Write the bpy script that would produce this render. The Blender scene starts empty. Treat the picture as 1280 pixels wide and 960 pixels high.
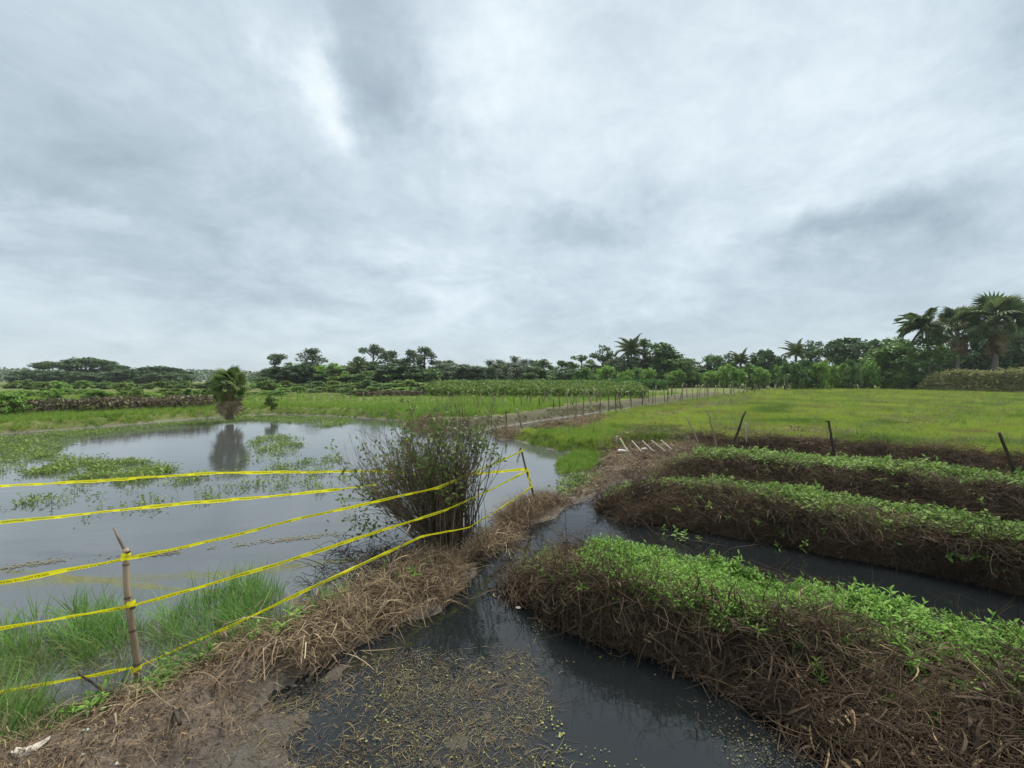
import bpy, math, random
import numpy as np
from mathutils import Vector, Matrix, Euler

random.seed(7)
rng = np.random.default_rng(11)
SC = bpy.context.scene
COL = SC.collection
R = math.radians

# ------------------------------------------------------------------ camera
CAM_H, FPX, HOR = 2.0, 500.0, 474.0
PITCH = math.atan((480 - HOR) / FPX)
cd = bpy.data.cameras.new('camera')
cd.sensor_width = 36.0
cd.lens = 36.0 * FPX / 1280.0
cd.clip_start, cd.clip_end = 0.05, 3000
cam = bpy.data.objects.new('camera', cd)
COL.objects.link(cam)
cam.location = (0, 0, CAM_H)
cam.rotation_euler = (math.pi / 2 - PITCH, 0, 0)
SC.camera = cam
SC.view_settings.view_transform = 'Standard'
SC.view_settings.look = 'None'
SC.view_settings.exposure = 1.9
SC.view_settings.gamma = 1.0
SC.render.film_transparent = False
SC.cycles.max_bounces = 6
SC.cycles.transparent_max_bounces = 6
SC.cycles.use_denoising = True

# ------------------------------------------------------------------ node helper
class NT:
    def __init__(s, tree): s.t = tree
    def n(s, typ, **kw):
        nd = s.t.nodes.new(typ)
        for k, v in kw.items(): setattr(nd, k, v)
        return nd
    def link(s, a, b): s.t.links.new(a, b)
    def inp(s, sock, v):
        if isinstance(v, bpy.types.NodeSocket): s.t.links.new(v, sock)
        elif v is not None:
            if isinstance(v, (tuple, list)) and len(v) == 3 and sock.type == 'RGBA': v = (*v, 1)
            sock.default_value = v
    def math(s, op, a, b=None, c=None, clamp=False):
        nd = s.n('ShaderNodeMath', operation=op, use_clamp=clamp)
        s.inp(nd.inputs[0], a)
        if b is not None: s.inp(nd.inputs[1], b)
        if c is not None: s.inp(nd.inputs[2], c)
        return nd.outputs[0]
    def vmath(s, op, a, b=None, scale=None):
        nd = s.n('ShaderNodeVectorMath', operation=op)
        s.inp(nd.inputs[0], a)
        if b is not None: s.inp(nd.inputs[1], b)
        if scale is not None: s.inp(nd.inputs['Scale'], scale)
        return nd.outputs[0]
    def noise(s, vec, scale, detail=4, rough=0.55, dist=0.0, color=False):
        nd = s.n('ShaderNodeTexNoise')
        if vec is not None: s.inp(nd.inputs['Vector'], vec)
        s.inp(nd.inputs['Scale'], scale); s.inp(nd.inputs['Detail'], detail)
        s.inp(nd.inputs['Roughness'], rough); s.inp(nd.inputs['Distortion'], dist)
        return nd.outputs[1 if color else 0]
    def mix(s, f, a, b):
        nd = s.n('ShaderNodeMix', data_type='RGBA')
        s.inp(nd.inputs[0], f); s.inp(nd.inputs[6], a); s.inp(nd.inputs[7], b)
        return nd.outputs[2]
    def mapr(s, v, a, b, c=0.0, d=1.0, smooth=False):
        nd = s.n('ShaderNodeMapRange')
        if smooth: nd.interpolation_type = 'SMOOTHSTEP'
        for i, x in enumerate((v, a, b, c, d)): s.inp(nd.inputs[i], x)
        return nd.outputs[0]

# ------------------------------------------------------------------ world: overcast sky
SUN_EL, SUN_AZ = R(62), R(18)          # azimuth measured from +Y towards +X
W = bpy.data.worlds.new('World')
SC.world = W
W.use_nodes = True
W.node_tree.nodes.clear()
w = NT(W.node_tree)
tc = w.n('ShaderNodeTexCoord')
dirv = w.vmath('NORMALIZE', tc.outputs['Generated'])
sep = w.n('ShaderNodeSeparateXYZ'); w.link(dirv, sep.inputs[0])
dx, dy, dz = sep.outputs
nish = w.n('ShaderNodeTexSky', sky_type='NISHITA')
nish.sun_disc = False
nish.sun_elevation = SUN_EL
nish.sun_rotation = SUN_AZ
zz = w.math('ADD', w.math('MAXIMUM', dz, 0.0), 0.30)
comb = w.n('ShaderNodeCombineXYZ')
w.link(w.math('DIVIDE', dx, zz), comb.inputs[0]); w.link(w.math('DIVIDE', dy, zz), comb.inputs[1])
plane = comb.outputs[0]
warp = w.noise(plane, 1.6, 3, 0.55, color=True)
plane_w = w.vmath('ADD', plane, w.vmath('SCALE', w.vmath('SUBTRACT', warp, (0.5, 0.5, 0.5)), scale=0.42))
n1 = w.noise(w.vmath('ADD', plane_w, (3.3, 1.7, 0)), 1.15, 5, 0.55)
n2 = w.noise(w.vmath('ADD', plane_w, (9.1, 4.2, 2.0)), 3.6, 9, 0.66)
# azimuth / elevation with a little noise, for the large cloud masses
az = w.math('ARCTAN2', dx, dy)
el = w.math('ARCSINE', dz)
wob = w.noise(dirv, 4.2, 6, 0.60, color=True)
ws = w.n('ShaderNodeSeparateXYZ'); w.link(wob, ws.inputs[0])
az_n = w.math('ADD', az, w.math('MULTIPLY', w.math('SUBTRACT', ws.outputs[0], 0.5), 0.42))
el_n = w.math('ADD', el, w.math('MULTIPLY', w.math('SUBTRACT', ws.outputs[1], 0.5), 0.30))
def cloud(u, v, su, sv, rot, amp):
    x, y = (u - 640) / FPX, (HOR - v) / FPX
    a0, e0 = math.atan(x), math.atan(y / math.hypot(1, x))
    da = w.math('SUBTRACT', az_n, a0); de = w.math('SUBTRACT', el_n, e0)
    c, s_ = math.cos(R(rot)), math.sin(R(rot))
    p = w.math('ADD', w.math('MULTIPLY', da, c / R(su)), w.math('MULTIPLY', de, s_ / R(su)))
    q = w.math('ADD', w.math('MULTIPLY', da, -s_ / R(sv)), w.math('MULTIPLY', de, c / R(sv)))
    r2 = w.math('ADD', w.math('MULTIPLY', p, p), w.math('MULTIPLY', q, q))
    return w.math('MULTIPLY', w.math('EXPONENT', w.math('MULTIPLY', r2, -1.0)), amp)
CLOUDS = [(430, 20, 20, 8, -38, -0.24), (515, 130, 6, 6, -60, -0.20), (405, 118, 7, 3.6, -52, 0.44), (200, 190, 18, 8, 6, -0.10), (60, 80, 12, 10, 0, -0.04),
          (640, 110, 9, 8, 0, 0.18), (800, 110, 20, 12, 0, 0.20), (1085, 288, 9, 2.4, 12, -0.36), (1010, 262, 7, 1.6, 10, 0.10),
          (735, 270, 7, 3.2, 8, -0.24), (1250, 40, 7, 6, 40, -0.28), (340, 380, 22, 2.6, 0, -0.10), (820, 170, 5, 3, 20, -0.10),
          (480, 300, 12, 2.2, 0, 0.10), (470, 325, 10, 2.0, 0, -0.10), (900, 400, 30, 4, 0, -0.08), (1150, 160, 12, 8, 0, 0.12), (90, 235, 10, 2.0, 5, -0.14), (80, 262, 10, 1.6, 5, 0.14)]
tot = None
for cdef in CLOUDS:
    o_ = cloud(*cdef)
    tot = o_ if tot is None else w.math('ADD', tot, o_)
val = w.math('ADD', w.math('ADD', 0.60, tot),
             w.math('ADD', w.math('MULTIPLY', w.math('SUBTRACT', n1, 0.5), 0.75), w.math('MULTIPLY', w.math('SUBTRACT', n2, 0.5), 0.74)))
cr = w.n('ShaderNodeValToRGB')
w.link(val, cr.inputs[0])
el_ = cr.color_ramp.elements
el_[0].position, el_[0].color = 0.0, (0.235, 0.295, 0.350, 1)
el_[1].position, el_[1].color = 1.0, (0.83, 0.90, 0.93, 1)
e_ = el_.new(0.45); e_.color = (0.450, 0.540, 0.605, 1)
e_ = el_.new(0.72); e_.color = (0.620, 0.715, 0.770, 1)
hz = w.mapr(dz, 0.0, 0.22, 1.0, 0.0, True)
cl = w.mix(w.math('MULTIPLY', hz, 0.55), cr.outputs[0], (0.500, 0.590, 0.640))
cl10 = w.vmath('SCALE', cl, scale=6.15)
skycol = w.mix(0.94, nish.outputs[0], cl10)
bg = w.n('ShaderNodeBackground'); w.link(skycol, bg.inputs[0]); bg.inputs[1].default_value = 0.050
wo = w.n('ShaderNodeOutputWorld'); w.link(bg.outputs[0], wo.inputs[0])

sd_ = bpy.data.lights.new('sun', 'SUN')
sd_.energy = 1.5; sd_.angle = R(20); sd_.color = (1.0, 0.95, 0.86)
sun = bpy.data.objects.new('sun', sd_); COL.objects.link(sun)
sv = Vector((math.sin(SUN_AZ) * math.cos(SUN_EL), math.cos(SUN_AZ) * math.cos(SUN_EL), math.sin(SUN_EL)))
sun.rotation_euler = sv.to_track_quat('Z', 'Y').to_euler()
sun.location = (5, 5, 30)

# ------------------------------------------------------------------ projection helpers (photo pixel -> point on a level plane)
def ray(u, v):
    x, y = (u - 640) / FPX, -(v - 480) / FPX
    return np.array([x, math.cos(PITCH) + y * math.sin(PITCH), -math.sin(PITCH) + y * math.cos(PITCH)])
def P(u, v, z=0.0):
    d = ray(u, v); t = (z - CAM_H) / d[2]
    return np.array([d[0] * t, d[1] * t, z])
def PD(u, v, dist):
    d = ray(u, v); t = dist / d[1]
    return np.array([d[0] * t, dist, CAM_H + d[2] * t])
def poly(pts, z=0.0): return np.array([P(u, v, z)[:2] for u, v in pts])

# ------------------------------------------------------------------ numpy noise and polygon distance
def _hash(ix, iy, seed):
    h = (ix.astype(np.int64) * 374761393 + iy.astype(np.int64) * 668265263 + seed * 974711) & 0x7fffffff
    h = ((h ^ (h >> 13)) * 1274126177) & 0x7fffffff
    return ((h ^ (h >> 16)) & 0xffff) / 65535.0
def vnoise(x, y, seed=0):
    x = np.asarray(x, float); y = np.asarray(y, float)
    ix, iy = np.floor(x), np.floor(y); fx, fy = x - ix, y - iy
    fx = fx * fx * (3 - 2 * fx); fy = fy * fy * (3 - 2 * fy)
    a = _hash(ix, iy, seed); b = _hash(ix + 1, iy, seed); c = _hash(ix, iy + 1, seed); d = _hash(ix + 1, iy + 1, seed)
    return (a + (b - a) * fx) * (1 - fy) + (c + (d - c) * fx) * fy
def fbm(x, y, f, seed=0, octs=4):
    s, a, t = 0, 1.0, 0
    for o in range(octs):
        s = s + a * (vnoise(np.asarray(x) * f, np.asarray(y) * f, seed + o * 17) - 0.5); t += a; a *= 0.5; f *= 2.03
    return s / t * 2
def sdpoly(x, y, pl):
    """signed distance, positive inside"""
    x = np.asarray(x, float); y = np.asarray(y, float)
    d = np.full(x.shape, 1e18); ins = np.zeros(x.shape, bool)
    n = len(pl)
    for i in range(n):
        ax, ay = pl[i]; bx, by = pl[(i + 1) % n]
        ex, ey = bx - ax, by - ay
        px, py = x - ax, y - ay
        t = np.clip((px * ex + py * ey) / max(ex * ex + ey * ey, 1e-12), 0, 1)
        d = np.minimum(d, (px - ex * t) ** 2 + (py - ey * t) ** 2)
        c = ((ay > y) != (by > y))
        if abs(ey) > 1e-12: ins ^= c & (x < ex * (y - ay) / ey + ax)
    d = np.sqrt(d)
    return np.where(ins, d, -d)
def sstep(a, b, x):
    t = np.clip((x - a) / (b - a), 0, 1); return t * t * (3 - 2 * t)

# ------------------------------------------------------------------ the lie of the land (polygons read off the photo, laid on the water plane)
NEAR = poly([(-500, 930), (-150, 925), (0, 918), (83, 900), (160, 876), (213, 845), (300, 800), (380, 772), (440, 738), (490, 716), (520, 690),
             (600, 688), (592, 715), (548, 765), (490, 785), (436, 812), (402, 842), (335, 893), (235, 965), (150, 1060), (-100, 1400), (-900, 1400)])
WET = poly([(402, 838), (335, 890), (230, 965), (180, 1040), (330, 1040), (370, 925), (425, 862), (450, 820)])
WEED = poly([(500, 815), (560, 800), (640, 830), (668, 850), (700, 890), (690, 925), (790, 985), (760, 1100), (500, 1100), (380, 1010), (425, 955), (470, 905), (480, 860)])
HUM1 = poly([(580, 702), (598, 674), (640, 662), (652, 666), (632, 682), (606, 700)])
HUM2 = poly([(618, 660), (634, 636), (690, 622), (708, 632), (686, 648), (652, 660)])
PATH = poly([(686, 648), (712, 634), (765, 608), (800, 600), (850, 594), (890, 566), (850, 545), (780, 549), (757, 562), (745, 585), (722, 612), (690, 632)])
FIELD = poly([(636, 549), (690, 563), (742, 570), (765, 572), (800, 562), (850, 560), (900, 566), (1000, 572), (1100, 578), (1280, 597), (1700, 650), (3500, 800)], 0) 
FIELD = np.vstack([FIELD, [[160, 6], [260, 130], [40, 140]], poly([(985, 485), (940, 493), (860, 504), (785, 518), (747, 526), (690, 540), (652, 546)], 0.0)])
PENIN = poly([(690, 580), (715, 570), (745, 568), (752, 582), (735, 592), (700, 594)])
FAR = np.vstack([[[-400, 6], [-60, 9]], poly([(-900, 640), (-300, 575), (-60, 552), (0, 543), (150, 532), (250, 523), (345, 518), (430, 521), (500, 526), (535, 541), (600, 541), (615, 536), (640, 532),
        (690, 524.5), (745, 516.5), (800, 509), (860, 500), (985, 483)], 0.0), [[40, 140], [260, 130], [500, 200], [500, 500], [-600, 500]]])
ISLET = poly([(612, 545), (630, 538), (655, 541), (650, 549), (625, 551)])
CAMP = np.array([[-8, -6], [8, -6], [8, 0.6], [3, 1.2], [-1, 1.25], [-8, 0.9]])
LAND = [  # polygon, height, bank width, edge wobble
    (NEAR, 0.13, 0.45, 0.10), (WET, 0.006, 0.3, 0.2), (WEED, -0.016, 0.3, 0.35), (HUM1, 0.10, 0.3, 0.08), (HUM2, 0.20, 0.35, 0.08),
    (PATH, 0.13, 0.4, 0.10), (FIELD, 0.32, 0.5, 0.07), (PENIN, 0.08, 0.3, 0.1), (FAR, 0.35, 0.9, 0.12), (ISLET, 0.08, 0.3, 0.1), (CAMP, 0.45, 0.5, 0.1)]
def height(x, y):
    x = np.asarray(x, float); y = np.asarray(y, float)
    wob1 = fbm(x, y, 1.6, 3); wob2 = fbm(x, y, 7.0, 8, 3)
    h = np.full(x.shape, -0.5)
    for pl, H, wd, wb in LAND:
        s = sdpoly(x, y, pl) + wob1 * wb + wob2 * wb * 0.4
        h = np.maximum(h, np.where(s > 0, H * sstep(0, wd, s), -0.5 * sstep(0, 0.7, -s)) if H > 0 else np.where(s > 0, H, H - 0.4 * sstep(0, 0.7, -s)))
    dist = np.hypot(x, y)
    up = np.clip(h * 8, 0, 1)
    h = h + up * (wob2 * 0.03 + fbm(x, y, 22, 5, 3) * 0.012 * np.clip(6 / (dist + 1), 0, 1) + fbm(x, y, 0.5, 21) * 0.03)
    s = sdpoly(x, y, WET)
    h = h + np.where(s > -0.2, fbm(x, y, 4.5, 51) * 0.022 + fbm(x, y, 17.0, 53, 3) * 0.014, 0)
    s = sdpoly(x, y, WEED)
    h = h + np.where(s > 0.0, (fbm(x, y, 3.2, 33) * 0.032 + fbm(x, y, 15.0, 35, 3) * 0.022) * sstep(0, 0.25, s), 0)
    return h
def normal(x, y, e=0.03):
    hx = (height(x + e, y) - height(x - e, y)) / (2 * e); hy = (height(x, y + e) - height(x, y - e)) / (2 * e)
    n = np.stack([-hx, -hy, np.ones_like(hx)], -1)
    return n / np.linalg.norm(n, axis=-1, keepdims=True)

# ------------------------------------------------------------------ mesh helpers
def ordinal(i): return f"{i}{'th' if 10 <= i % 100 <= 20 else {1: 'st', 2: 'nd', 3: 'rd'}.get(i % 10, 'th')}"
def tag(o, label=None, cat=None, group=None, kind=None):
    if label: o['label'] = label
    if cat: o['category'] = cat
    if group: o['group'] = group
    if kind: o['kind'] = kind
    return o
def mesh(name, V, F, mat=None, smooth=False):
    """V (n,3); F list of int arrays (m,k)"""
    me = bpy.data.meshes.new(name)
    V = np.asarray(V, np.float32).reshape(-1, 3)
    if not isinstance(F, (list, tuple)): F = [F]
    F = [np.asarray(f, np.int32) for f in F if len(f)]
    loops = np.concatenate([f.ravel() for f in F]); counts = np.concatenate([np.full(len(f), f.shape[1], np.int32) for f in F])
    me.vertices.add(len(V)); me.vertices.foreach_set('co', V.ravel())
    me.loops.add(len(loops)); me.loops.foreach_set('vertex_index', loops)
    me.polygons.add(len(counts))
    st = np.zeros(len(counts), np.int32); st[1:] = np.cumsum(counts)[:-1]
    me.polygons.foreach_set('loop_start', st)
    if smooth: me.polygons.foreach_set('use_smooth', np.ones(len(counts), bool))
    me.update(calc_edges=True)
    if mat:
        for m in (mat if isinstance(mat, list) else [mat]): me.materials.append(m)
    return me
def obj(name, me, parent=None, loc=(0, 0, 0)):
    o = bpy.data.objects.new(name, me); COL.objects.link(o); o.location = loc
    if parent: o.parent = parent
    return o
def empty(name, loc=(0, 0, 0)):
    o = bpy.data.objects.new(name, None); COL.objects.link(o); o.location = loc; o.empty_display_size = 0.2
    return o
class MB:
    """collects strips, tubes and leaves into one mesh"""
    def __init__(s): s.V = []; s.T = []; s.Q = []; s.n = 0
    def add(s, V, Q=None, T=None):
        V = np.asarray(V, float).reshape(-1, 3)
        if Q is not None and len(Q): s.Q.append(np.asarray(Q).reshape(-1, 4) + s.n)
        if T is not None and len(T): s.T.append(np.asarray(T).reshape(-1, 3) + s.n)
        s.V.append(V); s.n += len(V)
    def tube(s, pts, rad, k=5, cap=True):
        pts = np.asarray(pts, float); m = len(pts); rad = np.broadcast_to(np.asarray(rad, float), (m,))
        tg = np.gradient(pts, axis=0); tg /= np.linalg.norm(tg, axis=1, keepdims=True) + 1e-9
        ref = np.array([0.31, 0.2, 0.93]) if abs(tg[0] @ np.array([0.31, 0.2, 0.93])) < 0.9 else np.array([1.0, 0, 0])
        a = np.cross(tg, ref); a /= np.linalg.norm(a, axis=1, keepdims=True) + 1e-9
        b = np.cross(tg, a)
        th = np.arange(k) * 2 * math.pi / k
        V = pts[:, None] + rad[:, None, None] * (np.cos(th)[None, :, None] * a[:, None] + np.sin(th)[None, :, None] * b[:, None])
        i, j = np.meshgrid(np.arange(m - 1), np.arange(k), indexing='ij'); i = i.ravel(); j = j.ravel(); j2 = (j + 1) % k
        Q = np.stack([i * k + j, i * k + j2, (i + 1) * k + j2, (i + 1) * k + j], 1)
        T = None
        V = V.reshape(-1, 3)
        if cap:
            V = np.vstack([V, pts[0], pts[-1]]); jj = np.arange(k); j2 = (jj + 1) % k
            T = np.vstack([np.stack([np.full(k, m * k), j2, jj], 1), np.stack([np.full(k, m * k + 1), (m - 1) * k + jj, (m - 1) * k + j2], 1)])
        s.add(V, Q, T)
    def strip(s, pts, side, wid):
        """flat blade: pts (m,3), side vector(s), widths; last width 0 makes a tip"""
        pts = np.asarray(pts, float); m = len(pts); side = np.broadcast_to(np.asarray(side, float), (m, 3)); wid = np.broadcast_to(np.asarray(wid, float), (m,))[:, None]
        V = np.stack([pts - side * wid / 2, pts + side * wid / 2], 1).reshape(-1, 3)
        i = np.arange(m - 1)
        s.add(V, np.stack([2 * i, 2 * i + 1, 2 * i + 3, 2 * i + 2], 1))
    def leaves(s, C, L, Wd, A=None, B=None):
        """pointed leaf quads, vectorised: centres C, half-length L, half-width Wd, axes A,B (random if None)"""
        n = len(C)
        if A is None:
            A = rng.normal(size=(n, 3)); A /= np.linalg.norm(A, axis=1, keepdims=True)
        if B is None:
            B = np.cross(A, rng.normal(size=(n, 3))); B /= np.linalg.norm(B, axis=1, keepdims=True) + 1e-9
        L = np.broadcast_to(L, (n,))[:, None]; Wd = np.broadcast_to(Wd, (n,))[:, None]
        V = np.stack([C - A * L, C + B * Wd - A * L * 0.15, C + A * L, C - B * Wd - A * L * 0.15], 1).reshape(-1, 3)
        s.add(V, np.arange(4 * n).reshape(n, 4))
    def box(s, c, sx, sy, sz, rot=None):
        V = np.array([[x, y, z] for x in (-1, 1) for y in (-1, 1) for z in (-1, 1)], float) * np.array([sx, sy, sz]) / 2
        if rot is not None: V = V @ np.array(rot).T
        s.add(V + np.asarray(c), [[0, 1, 3, 2], [4, 6, 7, 5], [0, 4, 5, 1], [2, 3, 7, 6], [0, 2, 6, 4], [1, 5, 7, 3]])
    def mesh(s, name, mat, smooth=False):
        F = []
        if s.Q: F.append(np.vstack(s.Q))
        if s.T: F.append(np.vstack(s.T))
        return mesh(name, np.vstack(s.V), F, mat, smooth)
    def build(s, name, mat, parent=None, smooth=False, loc=(0, 0, 0)): return obj(name, s.mesh(name, mat, smooth), parent, loc)

# ------------------------------------------------------------------ materials
def new_mat(name):
    m = bpy.data.materials.new(name); m.use_nodes = True; m.node_tree.nodes.clear()
    return m, NT(m.node_tree)
def finish(t, shader):
    o = t.n('ShaderNodeOutputMaterial'); t.link(shader, o.inputs[0])
def principled(t, col, rough=0.8, spec=0.3, bump=None, bstr=0.3, bdist=0.01, **kw):
    p = t.n('ShaderNodeBsdfPrincipled')
    t.inp(p.inputs['Base Color'], col); t.inp(p.inputs['Roughness'], rough); t.inp(p.inputs['Specular IOR Level'], spec)
    for k, v in kw.items(): t.inp(p.inputs[k], v)
    if bump is not None:
        b = t.n('ShaderNodeBump'); t.inp(b.inputs['Height'], bump); b.inputs['Strength'].default_value = bstr; b.inputs['Distance'].default_value = bdist
        t.link(b.outputs[0], p.inputs['Normal'])
    return p.outputs[0]
def leaf_mat(name, c1, c2, c3=None, trans=0.3, spec=0.25, rough=0.55, macro=0.25, objw=0.35, patch=None):
    """leaves: tone varies from leaf to leaf, from clump to clump and over a few metres"""
    m, t = new_mat(name)
    geo = t.n('ShaderNodeNewGeometry'); oi = t.n('ShaderNodeObjectInfo')
    nz = t.noise(geo.outputs['Position'], macro, 3, 0.6)
    f = t.math('ADD', t.math('MULTIPLY', geo.outputs['Random Per Island'], 0.65 - objw * 0.5), t.math('MULTIPLY', oi.outputs['Random'], objw))
    f = t.math('ADD', f, t.math('MULTIPLY', t.math('SUBTRACT', nz, 0.5), 1.1), clamp=True)
    col = t.mix(f, c1, c2)
    if patch:
        pn = t.noise(t.vmath('MULTIPLY', geo.outputs['Position'], (0.7, 1.0, 1.0)), 0.55, 5, 0.65)
        col = t.mix(t.mapr(pn, 0.51, 0.66, 0.0, 0.85, True), col, patch)
        pn2 = t.noise(t.vmath('ADD', geo.outputs['Position'], (31.0, 7.0, 0.0)), 0.33, 4, 0.6)
        col = t.mix(t.mapr(pn2, 0.50, 0.64, 0.0, 0.8, True), col, (0.075, 0.16, 0.024))
    if c3:
        k = t.mapr(t.math('FRACT', t.math('MULTIPLY', geo.outputs['Random Per Island'], 17.3)), 0.90, 0.96)
        col = t.mix(k, col, c3)
    p = principled(t, col, rough, spec)
    tr = t.n('ShaderNodeBsdfTranslucent'); t.link(col, tr.inputs[0])
    mx = t.n('ShaderNodeMixShader'); mx.inputs[0].default_value = trans
    t.link(p, mx.inputs[1]); t.link(tr.outputs[0], mx.inputs[2])
    finish(t, mx.outputs[0]); return m
def rough_mat(name, c1, c2, scale=8.0, stretch=(1, 1, 1), rough=0.9, spec=0.15, bstr=0.5, bdist=0.01, island=0.0):
    m, t = new_mat(name)
    tcn = t.n('ShaderNodeTexCoord')
    v = t.vmath('MULTIPLY', tcn.outputs['Object'], stretch)
    nz = t.noise(v, scale, 6, 0.65)
    f = t.mapr(nz, 0.35, 0.65)
    if island:
        geo = t.n('ShaderNodeNewGeometry'); oi = t.n('ShaderNodeObjectInfo')
        r = t.math('FRACT', t.math('ADD', geo.outputs['Random Per Island'], oi.outputs['Random']))
        f = t.math('ADD', t.math('MULTIPLY', f, 1 - island), t.math('MULTIPLY', r, island))
    finish(t, principled(t, t.mix(f, c1, c2), rough, spec, nz, bstr, bdist)); return m

M = {}
M['sprig'] = leaf_mat('sprig_leaf', (0.1176, 0.2494, 0.04), (0.3192, 0.5104, 0.115), (0.36, 0.38, 0.10), 0.38, spec=0.15, macro=1.2)
M['sprig_far'] = leaf_mat('bed_leaf', (0.1176, 0.203, 0.046), (0.308, 0.435, 0.12), (0.32, 0.31, 0.11), 0.38, spec=0.12, macro=0.9)
M['grass'] = leaf_mat('field_grass', (0.174, 0.2726, 0.0342), (0.4292, 0.4988, 0.0808), (0.42, 0.36, 0.13), 0.4, macro=0.22, objw=0.3, patch=(0.235, 0.185, 0.085))
M['grass_lush'] = leaf_mat('bank_grass', (0.116, 0.2262, 0.0333), (0.3132, 0.4408, 0.0808), (0.34, 0.34, 0.12), 0.4, macro=0.25)
M['reed'] = leaf_mat('reed_grass', (0.075, 0.19, 0.035), (0.24, 0.40, 0.10), (0.36, 0.33, 0.15), 0.35, macro=1.0)
M['dullgrass'] = leaf_mat('dull_grass', (0.13, 0.18, 0.06), (0.27, 0.30, 0.13), (0.35, 0.28, 0.15), 0.3, macro=0.8)
M['straw'] = leaf_mat('dry_straw', (0.1058, 0.0725, 0.0441), (0.368, 0.2842, 0.1785), (0.52, 0.42, 0.26), 0.15, spec=0.15, rough=0.8, macro=1.3)
M['litter'] = leaf_mat('dead_leaf_litter', (0.0396, 0.0285, 0.0199), (0.154, 0.1058, 0.0646), (0.30, 0.21, 0.12), 0.05, spec=0.2, rough=0.8, macro=1.5)
M['sunken'] = leaf_mat('sunken_debris', (0.035, 0.026, 0.016), (0.145, 0.105, 0.055), (0.22, 0.19, 0.075), 0.0, spec=0.3, rough=0.6, macro=1.5)
M['matbit'] = leaf_mat('mat_brown', (0.028, 0.024, 0.013), (0.10, 0.082, 0.040), None, 0.0, macro=1.5)
M['matgreen'] = leaf_mat('mat_green', (0.05, 0.052, 0.018), (0.15, 0.15, 0.045), None, 0.0, macro=1.5)
M['vine'] = leaf_mat('dead_vine', (0.0342, 0.0243, 0.0171), (0.1845, 0.1305, 0.0828), (0.38, 0.29, 0.18), 0.0, spec=0.15, rough=0.85, macro=1.4)
M['twig'] = leaf_mat('dark_twig', (0.03, 0.024, 0.02), (0.10, 0.075, 0.055), None, 0.0, spec=0.2, rough=0.8, macro=2.0)
M['bush_stem'] = leaf_mat('bush_stem', (0.085, 0.067, 0.048), (0.30, 0.235, 0.165), None, 0.0, spec=0.15, rough=0.85, macro=2.5)
M['bush_leaf'] = leaf_mat('bush_leaf', (0.10, 0.155, 0.04), (0.25, 0.33, 0.095), None, 0.35, macro=2.0)
M['pad'] = leaf_mat('water_weed', (0.12, 0.20, 0.04), (0.27, 0.36, 0.09), (0.36, 0.36, 0.14), 0.3, macro=0.8)
M['duck'] = leaf_mat('floating_leaf', (0.12, 0.14, 0.035), (0.29, 0.31, 0.075), (0.25, 0.18, 0.08), 0.1, macro=2.5)
M['film'] = leaf_mat('pond_film', (0.10, 0.095, 0.065), (0.18, 0.165, 0.115), None, 0.0, macro=1.0)
M['tree_dark'] = leaf_mat('dark_foliage', (0.0382, 0.0796, 0.0335), (0.1195, 0.1992, 0.0733), None, 0.25, macro=0.28)
M['tree_mid'] = leaf_mat('mid_foliage', (0.0605, 0.1195, 0.0399), (0.1833, 0.2946, 0.0828), None, 0.28, macro=0.28)
M['tree_grey'] = leaf_mat('grey_foliage', (0.0716, 0.1115, 0.0669), (0.1833, 0.247, 0.1355), None, 0.25, macro=0.28)
M['tree_light'] = leaf_mat('light_foliage', (0.1115, 0.2151, 0.0446), (0.3027, 0.4779, 0.1036), None, 0.3, macro=0.4)
M['palm_leaf'] = leaf_mat('palm_leaf', (0.0513, 0.0891, 0.0378), (0.1688, 0.2362, 0.0837), (0.20, 0.16, 0.07), 0.25, macro=0.3)
M['young_palm'] = leaf_mat('young_palm_leaf', (0.060, 0.115, 0.028), (0.20, 0.28, 0.075), (0.22, 0.20, 0.09), 0.3, macro=0.6)
M['palm_dead'] = leaf_mat('dead_frond', (0.12, 0.096, 0.050), (0.29, 0.225, 0.12), None, 0.1, macro=0.8)
M['banana'] = leaf_mat('banana_leaf', (0.050, 0.125, 0.032), (0.155, 0.28, 0.075), None, 0.35, macro=0.4)
M['crop'] = leaf_mat('crop_leaf', (0.075, 0.135, 0.028), (0.26, 0.36, 0.075), (0.28, 0.36, 0.13), 0.3, macro=0.35)
M['brownhedge'] = leaf_mat('dry_weed', (0.085, 0.072, 0.045), (0.21, 0.165, 0.12), (0.17, 0.20, 0.07), 0.2, macro=0.3)
M['haymound'] = leaf_mat('pale_vine', (0.19, 0.20, 0.075), (0.42, 0.41, 0.19), (0.42, 0.37, 0.22), 0.2, macro=0.5)
M['bark'] = rough_mat('bark', (0.055, 0.042, 0.032), (0.15, 0.12, 0.09), 9, (1, 1, 0.25), bstr=0.7, bdist=0.03)
M['palm_bark'] = rough_mat('palm_bark', (0.10, 0.085, 0.07), (0.24, 0.20, 0.17), 7, (1, 1, 3), bstr=0.7, bdist=0.03)
M['bamboo'] = rough_mat('old_bamboo', (0.22, 0.155, 0.095), (0.42, 0.32, 0.21), 14, (1, 1, 0.15), rough=0.6, spec=0.3, bstr=0.25, bdist=0.004)
M['bamboo_dark'] = rough_mat('weathered_bamboo', (0.085, 0.065, 0.05), (0.22, 0.17, 0.13), 14, (1, 1, 0.15), rough=0.8, bstr=0.3, bdist=0.004)
M['stake'] = rough_mat('stake_wood', (0.17, 0.135, 0.095), (0.42, 0.35, 0.25), 6, (1, 1, 0.3), island=0.6)
M['darkwood'] = rough_mat('dark_stick', (0.028, 0.022, 0.018), (0.085, 0.066, 0.05), 12, (1, 1, 0.2), bstr=0.6, bdist=0.006)
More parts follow.
